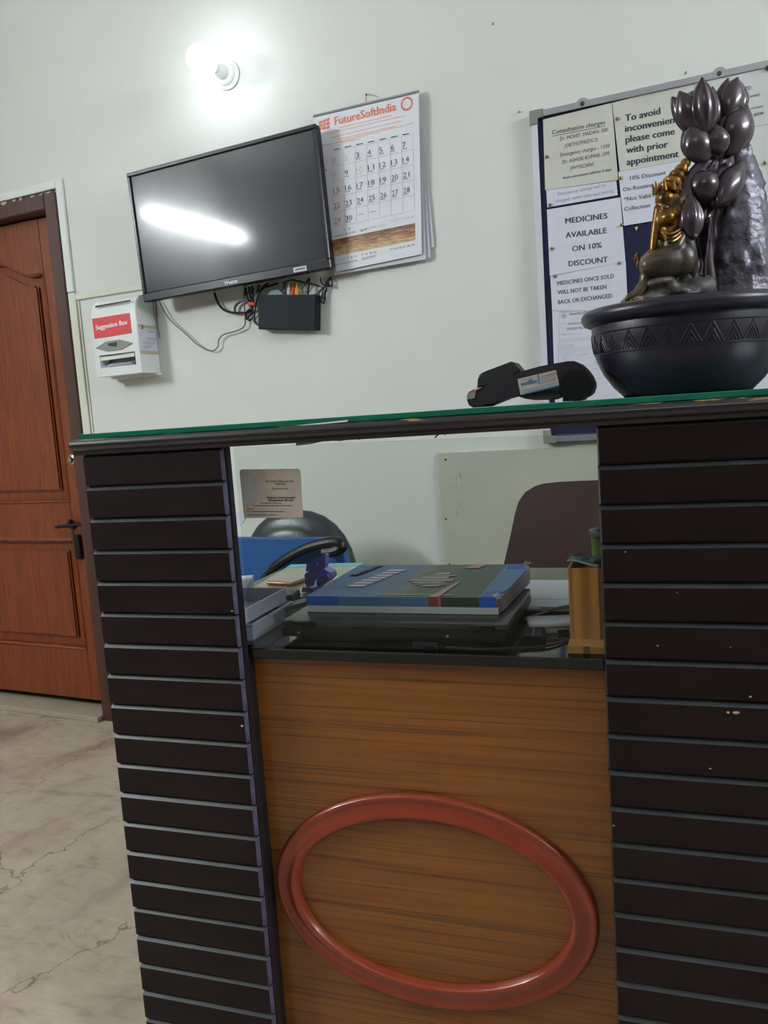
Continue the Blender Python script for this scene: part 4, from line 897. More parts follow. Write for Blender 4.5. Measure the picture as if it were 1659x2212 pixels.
# ---- magazine with telephone and violet holder at the back left
mg = cthing('magazine', 'glossy yellow-green magazine with an aqua edge behind the laptop', 'magazine', -.775, .50, DZ, .10)
b_ = nb(); box(b_, -.094, .094, -.18, .18, .0, .016, .001); obj('page_block', b_, mat('mag_pages', (.30, .29, .48), .6), mg)
b_ = nb(); box(b_, -.095, .095, -.181, .181, .016, .017, .0004); obj('cover', b_, mag_m, mg)
b_ = nb(); box(b_, -.095, .0955, .14, .1815, .0171, .0176); box(b_, .085, .0955, -.05, .14, .0171, .0176); obj('aqua_border', b_, aqua_m, mg)
MZ = DZ+.0176
ph = cthing('smartphone', 'red and gold smartphone lying face up on the magazine', 'phone', -.790, .500, MZ, -.20)
b_ = nb(); box(b_, -.036, .036, -.073, .073, .0, .0080, .0034, 3); obj('body', b_, phone_g, ph)
b_ = nb(); box(b_, -.034, .034, -.071, .071, .0078, .0086, .0003); obj('screen', b_, phone_s, ph)
b_ = nb(); box(b_, -.0362, -.0352, -.02, .0, .003, .005); ell(b_, (.012, -.0735, .004), (.0015, .001, .0015)); obj('port', b_, back_m, ph)
hp_ = cthing('phone_holder', 'violet plastic phone holder with a slotted tilted back, left of the textbook', 'holder', -.722, .375, MZ, -.12)
def rxz(b_, pts, y0, y1, bev=.0012): prism(b_, [(x, y0, z) for x, z in pts], (0, y1-y0, 0), bev)
def lr(px, py, dy=0):
    p = hit(px, py, cN, DC+.375+dy); q = p-hp_.location; r = Matrix.Rotation(-(TH-.12), 3, 'Z') @ q; return (r.x, r.z)
b_ = nb()
op = [lr(px, py) for px, py in ((666, 1255), (664, 1238), (700, 1214), (706, 1197), (712, 1196), (713, 1200), (711, 1222), (706, 1226), (690, 1240), (683, 1262), (668, 1266))]
rxz(b_, op, -.012, -.004)
bp = [lr(px, py) for px, py in ((660, 1228), (664, 1216), (706, 1194), (713, 1199), (710, 1222), (703, 1228), (694, 1226), (672, 1238))]
# tilted back plate with a slot: built as a frame of bars
outer = [lr(px, py) for px, py in ((663, 1234), (664, 1219), (672, 1213), (706, 1194), (712, 1196), (711, 1221), (704, 1227))]
inner = [lr(px, py) for px, py in ((682, 1226), (684, 1217), (691, 1209), (693, 1212), (692, 1218), (686, 1225))]
rxz(b_, [outer[0], outer[1], outer[2], inner[2], inner[1], inner[0], (inner[0][0]-.002, inner[0][1]-.004)], -.004, .006)
rxz(b_, [outer[2], outer[3], outer[4], outer[5], outer[6], inner[5], inner[4], inner[3], inner[2]], -.004, .006)
obj('back_rest', b_, purple_m, hp_)
b_ = nb(); rxz(b_, [lr(px, py) for px, py in ((683, 1262), (685, 1243), (700, 1228), (716, 1236), (718, 1246), (706, 1258), (690, 1268))], .002, .030); rxz(b_, [lr(px, py) for px, py in ((690, 1244), (712, 1238), (717, 1244), (716, 1252), (700, 1262), (692, 1258))], -.006, .016); obj('cradle', b_, purple_m, hp_)
b_ = nb(); rxz(b_, [lr(px, py) for px, py in ((659, 1275), (661, 1265), (686, 1266), (688, 1276))], -.016, .034); obj('foot', b_, purple_m, hp_)
for px in (668, 676):
    x, z_ = lr(px, 1256 if px < 670 else 1255); b_ = nb(); ell(b_, (x, -.0125, z_), (.0028, .001, .0028)); obj('stud', b_, grey_pl, hp_)
# ---- clear trays
def tray(label, u, v, z, sx, sy, h_, rz=0):
    t = cthing('clear_tray', label, 'tray', u, v, z, rz, 'clear plastic trays behind the left pillar')
    w_ = .002
    b_ = nb(); box(b_, -sx, sx, -sy, sy, 0, w_, .0004); obj('tray_floor', b_, acryl_m, t)
    for x0, x1, y0, y1 in ((-sx, -sx+w_, -sy, sy), (sx-w_, sx, -sy, sy), (-sx+w_, sx-w_, -sy, -sy+w_), (-sx+w_, sx-w_, sy-w_, sy)):
        b_ = nb(); box(b_, x0, x1, y0, y1, w_, h_, .0005); obj('tray_wall', b_, acryl_m, t)
    b_ = nb(); box(b_, -sx-.002, sx+.002, -sy-.002, -sy, h_-.004, h_, .0005); box(b_, sx, sx+.002, -sy, sy, h_-.004, h_, .0005); obj('rim', b_, acryl_m, t)
    return t
tray('clear plastic tray resting on the desk, lower of two', -.755, .155, DZ, .070, .085, .030)
tray('clear plastic tray stacked on another tray, upper of two', -.765, .150, DZ+.0305, .070, .085, .027)
def slab(name, label, cat, u, v, z, sx, sy, h_, m_, rz=0, bev=.001, parts=()):
    t = cthing(name, label, cat, u, v, z, rz)
    b_ = nb(); box(b_, -sx, sx, -sy, sy, 0, h_, bev); obj('body', b_, m_, t)
    for nm, (x0, x1, y0, y1, z0, z1), pm in parts:
        b_ = nb(); box(b_, x0, x1, y0, y1, z0, z1, .0005); obj(nm, b_, pm, t)
    return t
slab('stapler', 'dark teal stapler lying between the trays and the laptop', 'stapler', -.672, .262, DZ, .022, .060, .014, teal_m, -.45, .003, (('top_arm', (-.014, .014, -.062, .05, .018, .026), grey_pl), ('hinge_block', (-.016, .016, .03, .058, .014, .018), teal_m), ('paper_rest', (-.012, .012, -.05, .02, .014, .0175), white_pl)))
slab('card_case', 'dark blue-grey case lying behind the clear trays', 'case', -.742, .292, DZ, .040, .028, .034, mat('case_slate', (.05, .065, .10), .4), .1, .003, (('lid_seam', (-.0405, .0405, -.0285, .0285, .024, .0248), back_m),))
slab('white_notebook', 'white bound notebook at the left edge of the window, behind the trays', 'notebook', -.868, .335, MZ+.0003, .036, .070, .026, mat('notebook_white', (.55, .58, .60), .6), .35, .003, (('cover_sheet', (-.0365, .0365, -.0705, .0705, .0262, .0272), paper_m),))
slab('blotter_sheet', 'thin lilac plastic sheet on the desk in front of the trays', 'sheet', -.735, .105, DZ, .055, .045, .0008, mat('lilac_sheet', (.14, .15, .22), .3), 0, 0)
# rolled sheet poking in at the far left
b_ = nb(); P = [cw(0, 0, 0)+Vector((0, 0, 0))]
q0, q1 = wy(500, 1150, 2.15), wy(527, 1106, 2.15)
prism(b_, [wy(px, py, 2.12) for px, py in ((495, 1104), (520, 1106), (533, 1113), (525, 1130), (510, 1142), (500, 1175), (480, 1175))], (0, .004, 0)); 
tag(obj('hanging_sheet', b_, paper_m), 'white printed sheet showing below the stuck card at far left', 'paper')
# ---- right side of the desk
slab('desk_sheet', 'thin pale grey-green sheet covering the back of the desk', 'mat', -.28, .62, DZ+.0002, .36, .075, .0015, mat('desk_sheet_grey', (.24, .25, .20), .35), 0, .0003)  # thin pale layer over the back of the granite top
slab('open_register', 'white open papers lying on the desk right of the textbook', 'paper', -.17, .42, DZ, .14, .125, .006, mat('paper_bluish', (.52, .58, .60), .5), 0, .0008, (('upper_sheet', (-.135, .12, -.05, .12, .0061, .0068), paper_m),))
slab('remote_control', 'long black remote control lying behind the white gadget', 'remote control', -.185, .262, DZ+.0005, .075, .018, .014, black_pl, -.05, .003, (('button_row', (-.06, -.02, -.008, .008, .0141, .0155), grey_pl), ('green_stripe', (-.01, .06, -.0185, -.0175, .003, .008), cgreen_m)))
ad_ = cthing('white_gadget', 'white rounded plastic case lying beside the wooden pen stand', 'gadget', -.165, .178, DZ+.0001, .22)
b_ = nb(); box(b_, -.052, .052, -.026, .028, .010, .019, .004, 3); obj('upper_shell', b_, mat('shell_white', (.50, .50, .58), .25), ad_)
b_ = nb(); box(b_, -.049, .049, -.024, .026, 0, .0098, .003, 2); obj('lower_shell', b_, mat('shell_grey', (.42, .42, .46), .35), ad_)
b_ = nb(); box(b_, -.004, .014, -.0245, -.02, .001, .007); obj('socket', b_, back_m, ad_)
b_ = nb(); P = [cw(*p) for p in ((-.225, .20, DZ+.012), (-.20, .215, DZ+.018), (-.17, .225, DZ+.026), (-.13, .232, DZ+.030), (-.09, .235, DZ+.022), (-.05, .24, DZ+.004))]
tube(b_, spline(P), .0026, 8); tag(obj('grey_cable', b_, cable_g), 'grey cable arching over behind the white gadget', 'cable')
b_ = nb(); P = [cw(*p) for p in ((-.33, .050, DZ+.004), (-.27, .048, DZ+.003), (-.22, .058, DZ+.003), (-.17, .075, DZ+.003), (-.14, .12, DZ+.003))]
tube(b_, spline(P), .0022, 8); tag(obj('charging_cable', b_, cable_m), 'black cable lying on the stone top in front of the laptop', 'cable')
b_ = nb(); P = [cw(*p) for p in ((-.385, .052, DZ+.006), (-.345, .050, DZ+.006))]; tube(b_, P, .0055, 12); tag(obj('cable_plug', b_, black_pl), 'black cable plug lying in front of the laptop', 'plug')
slab('black_pouch', 'small black pouch lying right of the laptop', 'pouch', -.200, .130, DZ, .020, .045, .013, mat('pouch_black', (.006, .006, .007), .6, spec=.2), .1, .006, (('zip', (-.001, .001, -.040, .040, .0130, .0140), grey_pl),))
# ---- wooden pen stand
ps = cthing('pen_stand', 'square orange wooden pen stand with a fluted front at the desk edge', 'pen stand', -.108, .086, DZ)
b_ = nb()
b0 = [(-.030, -.030), (.030, -.030), (.030, .030), (-.030, .030)]; t0 = [(-.026, -.026), (.026, -.026), (.026, .026), (-.026, .026)]
box(b_, -.0285, .0285, -.0405, .034, 0, .013, .001)
vs0 = [b_.verts.new((x*1.0, y*1.15-.0035, .013)) for x, y in ((-.0285, -.0315), (.0285, -.0315), (.0285, .030), (-.0285, .030))]
vs1 = [b_.verts.new((x, y, .022)) for x, y in ((-.0245, -.034), (.0245, -.034), (.0245, .028), (-.0245, .028))]
for i in range(4): b_.faces.new((vs0[i], vs0[(i+1) % 4], vs1[(i+1) % 4], vs1[i]))
b_.faces.new(vs1); b_.faces.new(vs0[::-1]); obj('plinth', b_, pen_m, ps)
for nm, (x0, x1, y0, y1) in (('side_wall', (-.0245, -.0205, -.033, .027)), ('side_wall', (.0205, .0245, -.033, .027)), ('back_wall', (-.0205, .0205, .023, .027))):
    b_ = nb(); box(b_, x0, x1, y0, y1, .0221, .132, .0006); obj(nm, b_, pen_m, ps)
b_ = nb(); pts = [(-.0205, -.029), (-.0205, -.033)]
for i in range(25):
    x = -.0205+.041*i/24; pts.append((x, -.0335+.0010*math.cos(i/24*PI*3)))
pts += [(.0205, -.033), (.0205, -.029)]
prism(b_, [(x, y, .0221) for x, y in pts[1:]], (0, 0, .110)); obj('fluted_front', b_, pen_m, ps, sharp=60)
b_ = nb(); box(b_, -.005, .004, -.0412, -.0404, .0005, .0125); obj('stain', b_, mat('stain_dark', (.10, .06, .03), .8), ps)
rg = cthing('duster', 'crumpled grey duster lying on top of the wooden pen stand', 'cloth', -.100, .082, DZ+.132)
b_ = nb()
for i in range(9):
    ell(b_, (-.020+i*.006, random.uniform(-.014, .014), .006-.00035*i+random.uniform(0, .004)), (.013, .016, .006), (random.uniform(-.3, .3), .18, random.random()*3), 12, 8)
o_ = obj('cloth', b_, rag_m, rg); remesh(o_, .0022, 2)
b_ = nb(); prism(b_, [(-.034, -.022, .009), (-.026, -.026, .011), (.012, -.030, .001), (.014, -.012, .002), (-.030, -.004, .012)], (0, 0, .0022)); obj('paper_strip', b_, rubber_m, rg)
# ---- tumbler behind
tb = cthing('tumbler', 'clear ribbed tumbler with a yellow-green band, half hidden by the right pillar', 'cup', -.080, .300, DZ)
b_ = nb(); lathe(b_, [(0, .0), (.026, .0), (.028, .004), (.036, .148), (.0345, .148), (.0265, .005), (0, .004)], 40); obj('cup_wall', b_, cup_m, tb)
b_ = nb(); lathe(b_, [(.0358, .144), (.0385, .146), (.0385, .151), (.0345, .151), (.0345, .145)], 40); obj('rim', b_, mat('rim_clear', (.45, .48, .52), .15), tb)
b_ = nb(); lathe(b_, [(.0334, .090), (.0360, .138), (.0350, .138), (.0324, .090)], 40); obj('colour_band', b_, mat('band_green', (.30, .42, .04), .4), tb)

# ================================================================== CHAIRS BEHIND THE DESK
bc = thing('office_chair', 'black padded leather chair with a rounded back against the wall', 'chair', (-1.40, 2.02, 0))
cx_ = wy(640, 1140, 2.16).x + 1.40; topz = wy(670, 1100, 2.16).z
def cushion(b_, w_, h_, d_, c, n=28, m=12, pw=2.6):
    rows = []
    for j in range(m+1):
        f_ = -PI/2+PI*j/m; cr_ = math.cos(f_); 
        rows.append([b_.verts.new((c[0]+w_*cr_**.35*math.copysign(abs(math.cos(t))**(2/pw), math.cos(t)), c[1]+d_*math.sin(f_), c[2]+h_*cr_**.35*math.copysign(abs(math.sin(t))**(2/pw), math.sin(t)))) for t in [2*PI*i/n for i in range(n)]] if 0 < j < m else [b_.verts.new((c[0], c[1]+d_*math.sin(f_), c[2]))])
    for a_, c_ in zip(rows, rows[1:]):
        for i in range(n):
            A_, B_ = a_[i % len(a_)], a_[(i+1) % len(a_)]; C_, D_ = c_[(i+1) % len(c_)], c_[i % len(c_)]
            vs = []; [vs.append(v) for v in (A_, B_, C_, D_) if v not in vs]
            if len(vs) > 2: b_.faces.new(vs)
b_ = nb(); cushion(b_, .205, .24, .045, (cx_, .14, topz-.24), pw=2.3); obj('backrest', b_, leather_m, bc)
b_ = nb(); cushion(b_, .165, .20, .030, (cx_-.01, .115, topz-.245), pw=2.3); obj('back_pad', b_, leather_m, bc)
b_ = nb(); box(b_, cx_-.23, cx_+.23, -.30, .12, .42, .50, .03, 3); obj('seat', b_, leather_m, bc)
for s in ():
    b_ = nb(); tube(b_, spline([(cx_+s*.22, .12, topz-.10), (cx_+s*.235, .08, topz-.085), (cx_+s*.24, .03, topz-.095), (cx_+s*.238, .0, topz-.15), (cx_+s*.22, .0, .46)]), .017, 10); obj('armrest', b_, black_pl, bc)
b_ = nb(); tube(b_, [(cx_, -.09, .08), (cx_, -.09, .42)], .03, 14); obj('column', b_, steel_m, bc)
for k_ in range(5):
    a = 2*PI*k_/5+.3; b_ = nb(); tube(b_, [(cx_, -.09, .10), (cx_+.27*math.cos(a), -.09+.27*math.sin(a), .065)], [.022, .014], 8); lg = obj('leg', b_, black_pl, bc)
    b_ = nb(); ell(b_, (cx_+.27*math.cos(a), -.09+.27*math.sin(a), .027), (.026, .014, .026), (0, 0, a)); obj('castor', b_, back_m, lg)
# big blue sheet-like bag in front of the chair, with the black curved arm across it
b_ = nb(); yb = 1.96
P = [wy(px, py, yb) for px, py in ((470, 1160), (515, 1163), (600, 1165), (700, 1163), (728, 1166), (738, 1176), (742, 1200), (748, 1235), (742, 1300), (470, 1300))]
P[-1].z = P[-2].z = .503
prism(b_, P, (0, .03, 0), .006); bg = obj('blue_bag', b_, bluebag_m); tag(bg, 'flat blue fabric bag propped behind the desk in front of the black chair', 'bag')
b_ = nb(); ya = 1.935
tube(b_, spline([wy(px, py, ya) for px, py in ((560, 1262), (590, 1228), (625, 1203), (665, 1183), (705, 1172), (730, 1171), (738, 1180), (728, 1188), (700, 1193))]), [.010]*6+[.014]*30+[.017]*13, 10)
oa = obj('bag_handle', b_, black_pl, bg, label='black padded curved handle'); 
# brown moulded chair
br = thing('plastic_chair', 'brown moulded plastic chair behind the right half of the desk', 'chair', (-.30, 1.98, 0))
L_ = [wy(px, py, 1.98) for px, py in ((1090, 1262), (1098, 1228), (1106, 1185), (1114, 1145), (1121, 1105), (1128, 1079), (1140, 1061), (1158, 1049), (1180, 1042.5), (1210, 1041))]
xc = -.30; pts = [(p.x-xc, p.z) for p in L_]; pts = [(pts[0][0]-.01, .44)] + pts
full = pts + [(-x, z) for x, z in pts[::-1]]
b_ = nb(); prism(b_, [(x, .06*(abs(x)/.25)**2*-1+.0, z) for x, z in full], (0, .012, 0), .003)
b_.clear()
n_ = 16; rows = []
def halfw(z):
    for (x0, z0), (x1, z1) in zip(pts, pts[1:]):
        if z0 <= z <= z1: return -(x0+(x1-x0)*(z-z0)/(z1-z0+1e-9))
    return -pts[-1][0]
zl = [.44+(pts[-1][1]-.44)*(1-(1-i/30)**1.6) for i in range(31)]
for z in zl:
    hw_ = halfw(z); r0 = []
    for i in range(n_+1):
        s = -1+2*i/n_; r0.append((hw_*s, -.045*(s*hw_/.25)**2+.03*(z-.44), z))
    rows.append(r0)
front = [[b_.verts.new(p) for p in r] for r in rows]; rear = [[b_.verts.new((p[0], p[1]+.008, p[2])) for p in r] for r in rows]
for j in range(len(rows)-1):
    for i in range(n_):
        b_.faces.new((front[j][i], front[j][i+1], front[j+1][i+1], front[j+1][i])); b_.faces.new((rear[j][i+1], rear[j][i], rear[j+1][i], rear[j+1][i+1]))
    b_.faces.new((front[j][0], front[j+1][0], rear[j+1][0], rear[j][0])); b_.faces.new((front[j][-1], rear[j][-1], rear[j+1][-1], front[j+1][-1]))
for i in range(n_): b_.faces.new((front[-1][i], front[-1][i+1], rear[-1][i+1], rear[-1][i])); b_.faces.new((front[0][i+1], front[0][i], rear[0][i], rear[0][i+1]))
obj('backrest', b_, brown_pl, br)
b_ = nb(); box(b_, -.22, .22, -.10, .0, .42, .44, .008, 2); obj('seat', b_, brown_pl, br)
for sx in (-1, 1):
    for y in (-.08, .0):
        b_ = nb(); tube(b_, [(sx*.19, y, .42), (sx*.22, y*1.2, 0.001)], [.018, .013], 8); obj('leg', b_, brown_pl, br)

# ================================================================== CARD TERMINAL ON THE GLASS
def c7(x, y): return (1000+x/5.184, 740+y/5.184)
pos = cthing('card_terminal', 'black card payment terminal lying on the glass top beside the bowl', 'card terminal', -.18, .08, GT)
def pl_(x, y, dv=0):
    q = oc(*c7(x, y), .08); return Vector((q.x+.18, dv, q.z-GT))
zmin = min(pl_(x, y).z for x, y in ((110, 745), (235, 745), (1120, 660), (1340, 655)))
def ppoly(b_, pts, v0, v1, bev=.003, seg=3): 
    P_ = [pl_(x, y) for x, y in pts]; P_ = [Vector((p.x, v0, max(p.z, .0005))) for p in P_]; prism(b_, P_, (0, v1-v0, 0), bev, seg)
b_ = nb(); ppoly(b_, [(38, 640), (40, 590), (60, 552), (110, 528), (225, 492), (400, 420), (645, 326), (860, 266), (1050, 230), (1180, 207), (1245, 206), (1300, 228), (1370, 290), (1425, 365), (1458, 440), (1462, 490), (1440, 560), (1400, 600), (1340, 620), (1230, 600), (1140, 540), (1080, 500), (860, 545), (640, 592), (540, 606), (450, 632), (330, 682), (245, 730), (235, 752), (110, 752), (60, 700)], 0, .078, .004)
obj('body', b_, mat('terminal_black', (.022, .018, .024), .45, spec=.35), pos, sharp=45)
b_ = nb(); ppoly(b_, [(142, 505), (152, 415), (166, 362), (200, 336), (245, 318), (525, 210), (548, 216), (640, 322), (500, 390), (240, 500)], .008, .070, .003); obj('keypad_hood', b_, mat('hood_black', (.014, .014, .015), .5), pos)
b_ = nb(); c_ = pl_(1255, 480); tube(b_, [Vector((c_.x, -.001, c_.z)), Vector((c_.x, .079, c_.z))], abs(pl_(1255, 300).z-c_.z)*.98, 28); obj('paper_drum', b_, black_pl, pos)
b_ = nb(); ppoly(b_, [(1120, 560), (1200, 620), (1345, 630), (1340, 665), (1110, 668)], .006, .072, .002); obj('rear_foot', b_, black_pl, pos)
b_ = nb(); ppoly(b_, [(600, 600), (1060, 505), (1120, 600), (1000, 640), (800, 645), (690, 630)], .010, .068, .002); obj('battery_cover', b_, mat('battery_grey', (.06, .065, .065), .5), pos)
b_ = nb(); ppoly(b_, [(45, 600), (70, 560), (110, 540), (150, 530), (130, 625), (50, 640)], -.0012, .0008, .0004); obj('side_slot', b_, grey_pl, pos)
b_ = nb(); ppoly(b_, [(98, 538), (125, 525), (165, 514), (220, 494), (200, 510), (140, 540)], -.0018, .002, .0); obj('contactless_strip', b_, mat('strip_rainbow', (.55, .45, .06), .4), pos)
b_ = nb(); ppoly(b_, [(98, 538), (128, 524), (122, 545), (100, 548)], -.0024, -.001, .0); obj('red_mark', b_, red_m, pos)
b_ = nb(); ppoly(b_, [(612, 415), (625, 405), (1030, 308), (1045, 312), (1078, 470), (1072, 485), (660, 590), (645, 585)], -.0008, .0004, .0); sk = obj('sticker', b_, mat('sticker_paper', (.46, .40, .36), .5), pos, label='printed sticker with a blue bar')
b_ = nb(); ppoly(b_, [(660, 590), (645, 586), (700, 568), (1075, 472), (1074, 490)], -.0012, -.0008, .0); ppoly(b_, [(832, 358), (845, 355), (862, 466), (849, 469)], -.0012, -.0008, .0)
write(b_, 'worldline', pl_(650, 488, -.0012), pl_(830, 448, -.0012), UPZ, Vector((0, 0, 0)), cap=.0070, bold=.02); obj('blue_print', b_, inkb_m, sk)
b_ = nb(); write(b_, 'Powered by', pl_(678, 425, -.0012), pl_(782, 405, -.0012), UPZ, Vector(), cap=.003)
for (x0, y0, x1, y1) in ((865, 385, 1045, 340), (875, 405, 1040, 362), (870, 435, 1045, 392), (880, 455, 1040, 415), (665, 540, 1060, 445), (700, 555, 1030, 475)):
    x = x0
    while x < x1:
        l = random.uniform(12, 40); e = min(x+l, x1); g_ = lambda v: y0+(y1-y0)*(v-x0)/(x1-x0)
        ppoly(b_, [(x, g_(x)-2.5), (e, g_(e)-2.5), (e, g_(e)+2.5), (x, g_(x)+2.5)], -.0012, -.0009, 0); x = e+6
obj('fine_print', b_, inkg_m, sk)

# ================================================================== TABLETOP FOUNTAIN
P0 = hit(1484, 842, cN, DC+.16); P0.z = GT
FR, FW = Vector((math.cos(YW), math.sin(YW), 0)), Vector((-math.sin(YW), math.cos(YW), 0))
ft = thing('tabletop_fountain', 'dark bronze tabletop fountain: wide bowl, lotus buds, stone column and seated gold figure', 'fountain', P0, YW)
def F(px, py, dy=0.0):
    p = hit(px, py, FW, FW.dot(P0)+dy); q = p-P0; return Vector((FR.dot(q), dy, q.z))
PXM = (F(1500, 400)-F(1400, 400)).length/100     # metres per photo pixel at the axis
b_ = nb()
lathe(b_, [(0, 0), (.092, 0), (.096, .004), (.108, .016), (.122, .036), (.132, .058), (.1372, .078), (.1385, .090), (.1385, .103), (.138, .109), (.142, .110), (.149, .113), (.153, .119), (.1535, .125), (.150, .131), (.143, .134), (.136, .131), (.130, .122), (.128, .100), (.118, .060), (.09, .030), (0, .024)], 96)
obj('bowl', b_, bowl_m, ft, sharp=70)
b_ = nb()
def br_(z):
    pr = [(.058, .132), (.078, .1372), (.090, .1385), (.103, .1385)]
    for (z0, r0), (z1, r1) in zip(pr, pr[1:]):
        if z <= z1: return r0+(r1-r0)*(z-z0)/(z1-z0)
    return .1385
def pt(a, z, e=.0002): r = br_(z)+e; return (r*math.cos(a), r*math.sin(a), z)
for z in (.066, .097): tube(b_, [pt(2*PI*i/72, z) for i in range(73)], .0009, 5)
NZ = 30
for k_ in range(NZ):
    a0 = 2*PI*k_/NZ; da = 2*PI/NZ
    for w_ in (1.0, .62, .28):
        hh = .026*w_
        for s in (-1, 1):
            tube(b_, [pt(a0+s*da*.5*w_*(1-t), .069+hh*t) for t in (0, .5, 1)], .0010, 5)
obj('zigzag_relief', b_, bowl_m, ft)
b_ = nb(); lathe(b_, [(0, .1120), (.131, .1120), (.131, .1145), (0, .1150)], 48); obj('inner_tray', b_, rockbase_m, ft)
# rock column
def capsules(b_, pts, k=10):
    """pts: list of (Vector, radius); overlapping spheres along the path"""
    for (a_, ra), (c_, rc) in zip(pts, pts[1:]):
        n = max(2, int((c_-a_).length/(min(ra, rc)*.45)))
        for i in range(n+1):
            t = i/n; r = ra+(rc-ra)*t; ell(b_, a_.lerp(c_, t), (r, r, r), u=14, v=9)
col_pts = [(F(1598, 330, .02), 20*PXM), (F(1598, 380, .02), 40*PXM), (F(1594, 460, .02), 62*PXM), (F(1592, 560, .02), 76*PXM), (F(1592, 650, .02), 84*PXM), (F(1592, 690, .02), 84*PXM)]
b_ = nb(); capsules(b_, col_pts)
for i in range(60):
    t = random.random(); j = min(int(t*5), 4); a_, r_ = col_pts[j]; c_, r2 = col_pts[j+1]; f_ = t*5-j; ce = a_.lerp(c_, f_); r = r_+(r2-r_)*f_; an = random.uniform(0, 2*PI)
    ell(b_, ce+Vector((math.cos(an)*r*.9, math.sin(an)*r*.9, 0)), (random.uniform(.004, .012),)*2+(random.uniform(.006, .02),), (0, 0, an), 10, 7)
colm = mat('column_bronze', (.065, .055, .075), .30, metal=.4, spec=.8, noise=(20, (.16, .15, .20), .4, .7, ONE), bump=(55, .85, .006))
o_ = obj('stone_column', b_, colm, ft); remesh(o_, .0035, 2)
# rocky base inside the bowl
b_ = nb()
for px, py, rx, ry, dy in ((1440, 632, 62, 22, 0), (1400, 648, 50, 16, 0), (1500, 625, 50, 30, 0), (1470, 600, 45, 22, .01), (1365, 650, 24, 12, 0), (1540, 640, 60, 26, .02), (1490, 580, 26, 30, .01), (1420, 612, 40, 15, -.01), (1450, 655, 80, 18, 0), (1520, 660, 90, 22, .01)):
    ell(b_, F(px, py, dy), (rx*PXM, .03, ry*PXM), (0, random.uniform(-.25, .1), 0))
for i in range(30): ell(b_, F(random.uniform(1370, 1540), random.uniform(610, 655), random.uniform(-.03, .0)), (random.uniform(.006, .016), .010, random.uniform(.004, .010)), (0, random.uniform(-.5, .3), 0), 10, 7)
o_ = obj('rock_base', b_, rockbase_m, ft); remesh(o_, .003, 1)
# stems behind the buds
b_ = nb(); capsules(b_, [(F(1535, 640, .0), 22*PXM), (F(1525, 560, .0), 20*PXM), (F(1520, 480, .0), 20*PXM), (F(1535, 400, .01), 32*PXM), (F(1550, 345, .01), 30*PXM), (F(1555, 290, .01), 22*PXM), (F(1525, 262, 0), 18*PXM)])
capsules(b_, [(F(1560, 340, .012), 26*PXM), (F(1556, 420, .016), 36*PXM), (F(1550, 520, .018), 36*PXM), (F(1545, 640, .018), 34*PXM)])
capsules(b_, [(F(1505, 640, 0), 10*PXM), (F(1500, 560, -.005), 9*PXM), (F(1492, 490, -.005), 10*PXM)]); capsules(b_, [(F(1545, 340, .01), 16*PXM), (F(1578, 300, .01), 14*PXM), (F(1575, 220, .01), 12*PXM)])
capsules(b_, [(F(1520, 640, -.02), 5*PXM), (F(1524, 560, -.02), 5*PXM), (F(1534, 470, -.02), 5*PXM)])
o_ = obj('stem', b_, bronze_m, ft); remesh(o_, .003, 2)
def petal(b_, base, tip, w_, cup=.5, dirv=Vector((0, -1, 0)), ridges=0, curl=0, n=16, m=14, th=.0022, belly=.45):
    """leaf-shaped shell from base to tip; bulges toward dirv"""
    ax = tip-base; L = ax.length; ax.normalize(); side = ax.cross(dirv).normalized(); out = side.cross(ax).normalized()
    rows = []
    for i in range(n+1):
        s = i/n; wd = w_*(math.sin(PI*s**(math.log(.5)/math.log(belly)))**.8 if 0 < s < 1 else 0.03)
        r0 = []
        for j in range(m+1):
            t = -1+2*j/m
            p = base+ax*L*s + side*(wd*math.sin(t*PI/2*.92)) + out*(cup*w_*math.cos(t*PI/2*.92)*math.sin(PI*min(s, .97))**.6 + curl*(s**3)*w_)
            if ridges: p += out*(.0016*math.cos(t*ridges*PI)*math.sin(PI*s))
            r0.append(p)
        rows.append(r0)
    fr = [[b_.verts.new(p) for p in r] for r in rows]; bk_ = [[b_.verts.new(p-out*th) for p in r] for r in rows]
    for i in range(n):
        for j in range(m):
            b_.faces.new((fr[i][j], fr[i][j+1], fr[i+1][j+1], fr[i+1][j])); b_.faces.new((bk_[i][j+1], bk_[i][j], bk_[i+1][j], bk_[i+1][j+1]))
        b_.faces.new((fr[i][0], fr[i+1][0], bk_[i+1][0], bk_[i][0])); b_.faces.new((fr[i][m], bk_[i][m], bk_[i+1][m], fr[i+1][m]))
    for j in range(m): b_.faces.new((fr[n][j], fr[n][j+1], bk_[n][j+1], bk_[n][j])); b_.faces.new((fr[0][j+1], fr[0][j], bk_[0][j], bk_[0][j+1]))
def P_(bx_, by_, tx, ty, wpx, parent, name='petal', dy0=0, dy1=0, **k):
    b_ = nb(); petal(b_, F(bx_, by_, dy0), F(tx, ty, dy1), wpx*PXM, **k); return obj(name, b_, bronze_m, parent, sharp=55)
def pod(name, px, py, rx, ry, dy=0, rot=0, label=None):
    b_ = nb(); ell(b_, F(px, py, dy), (rx*PXM, rx*PXM, ry*PXM), (0, rot, 0), 28, 18); return obj(name, b_, bronze_m, ft, label=label, sharp=70)
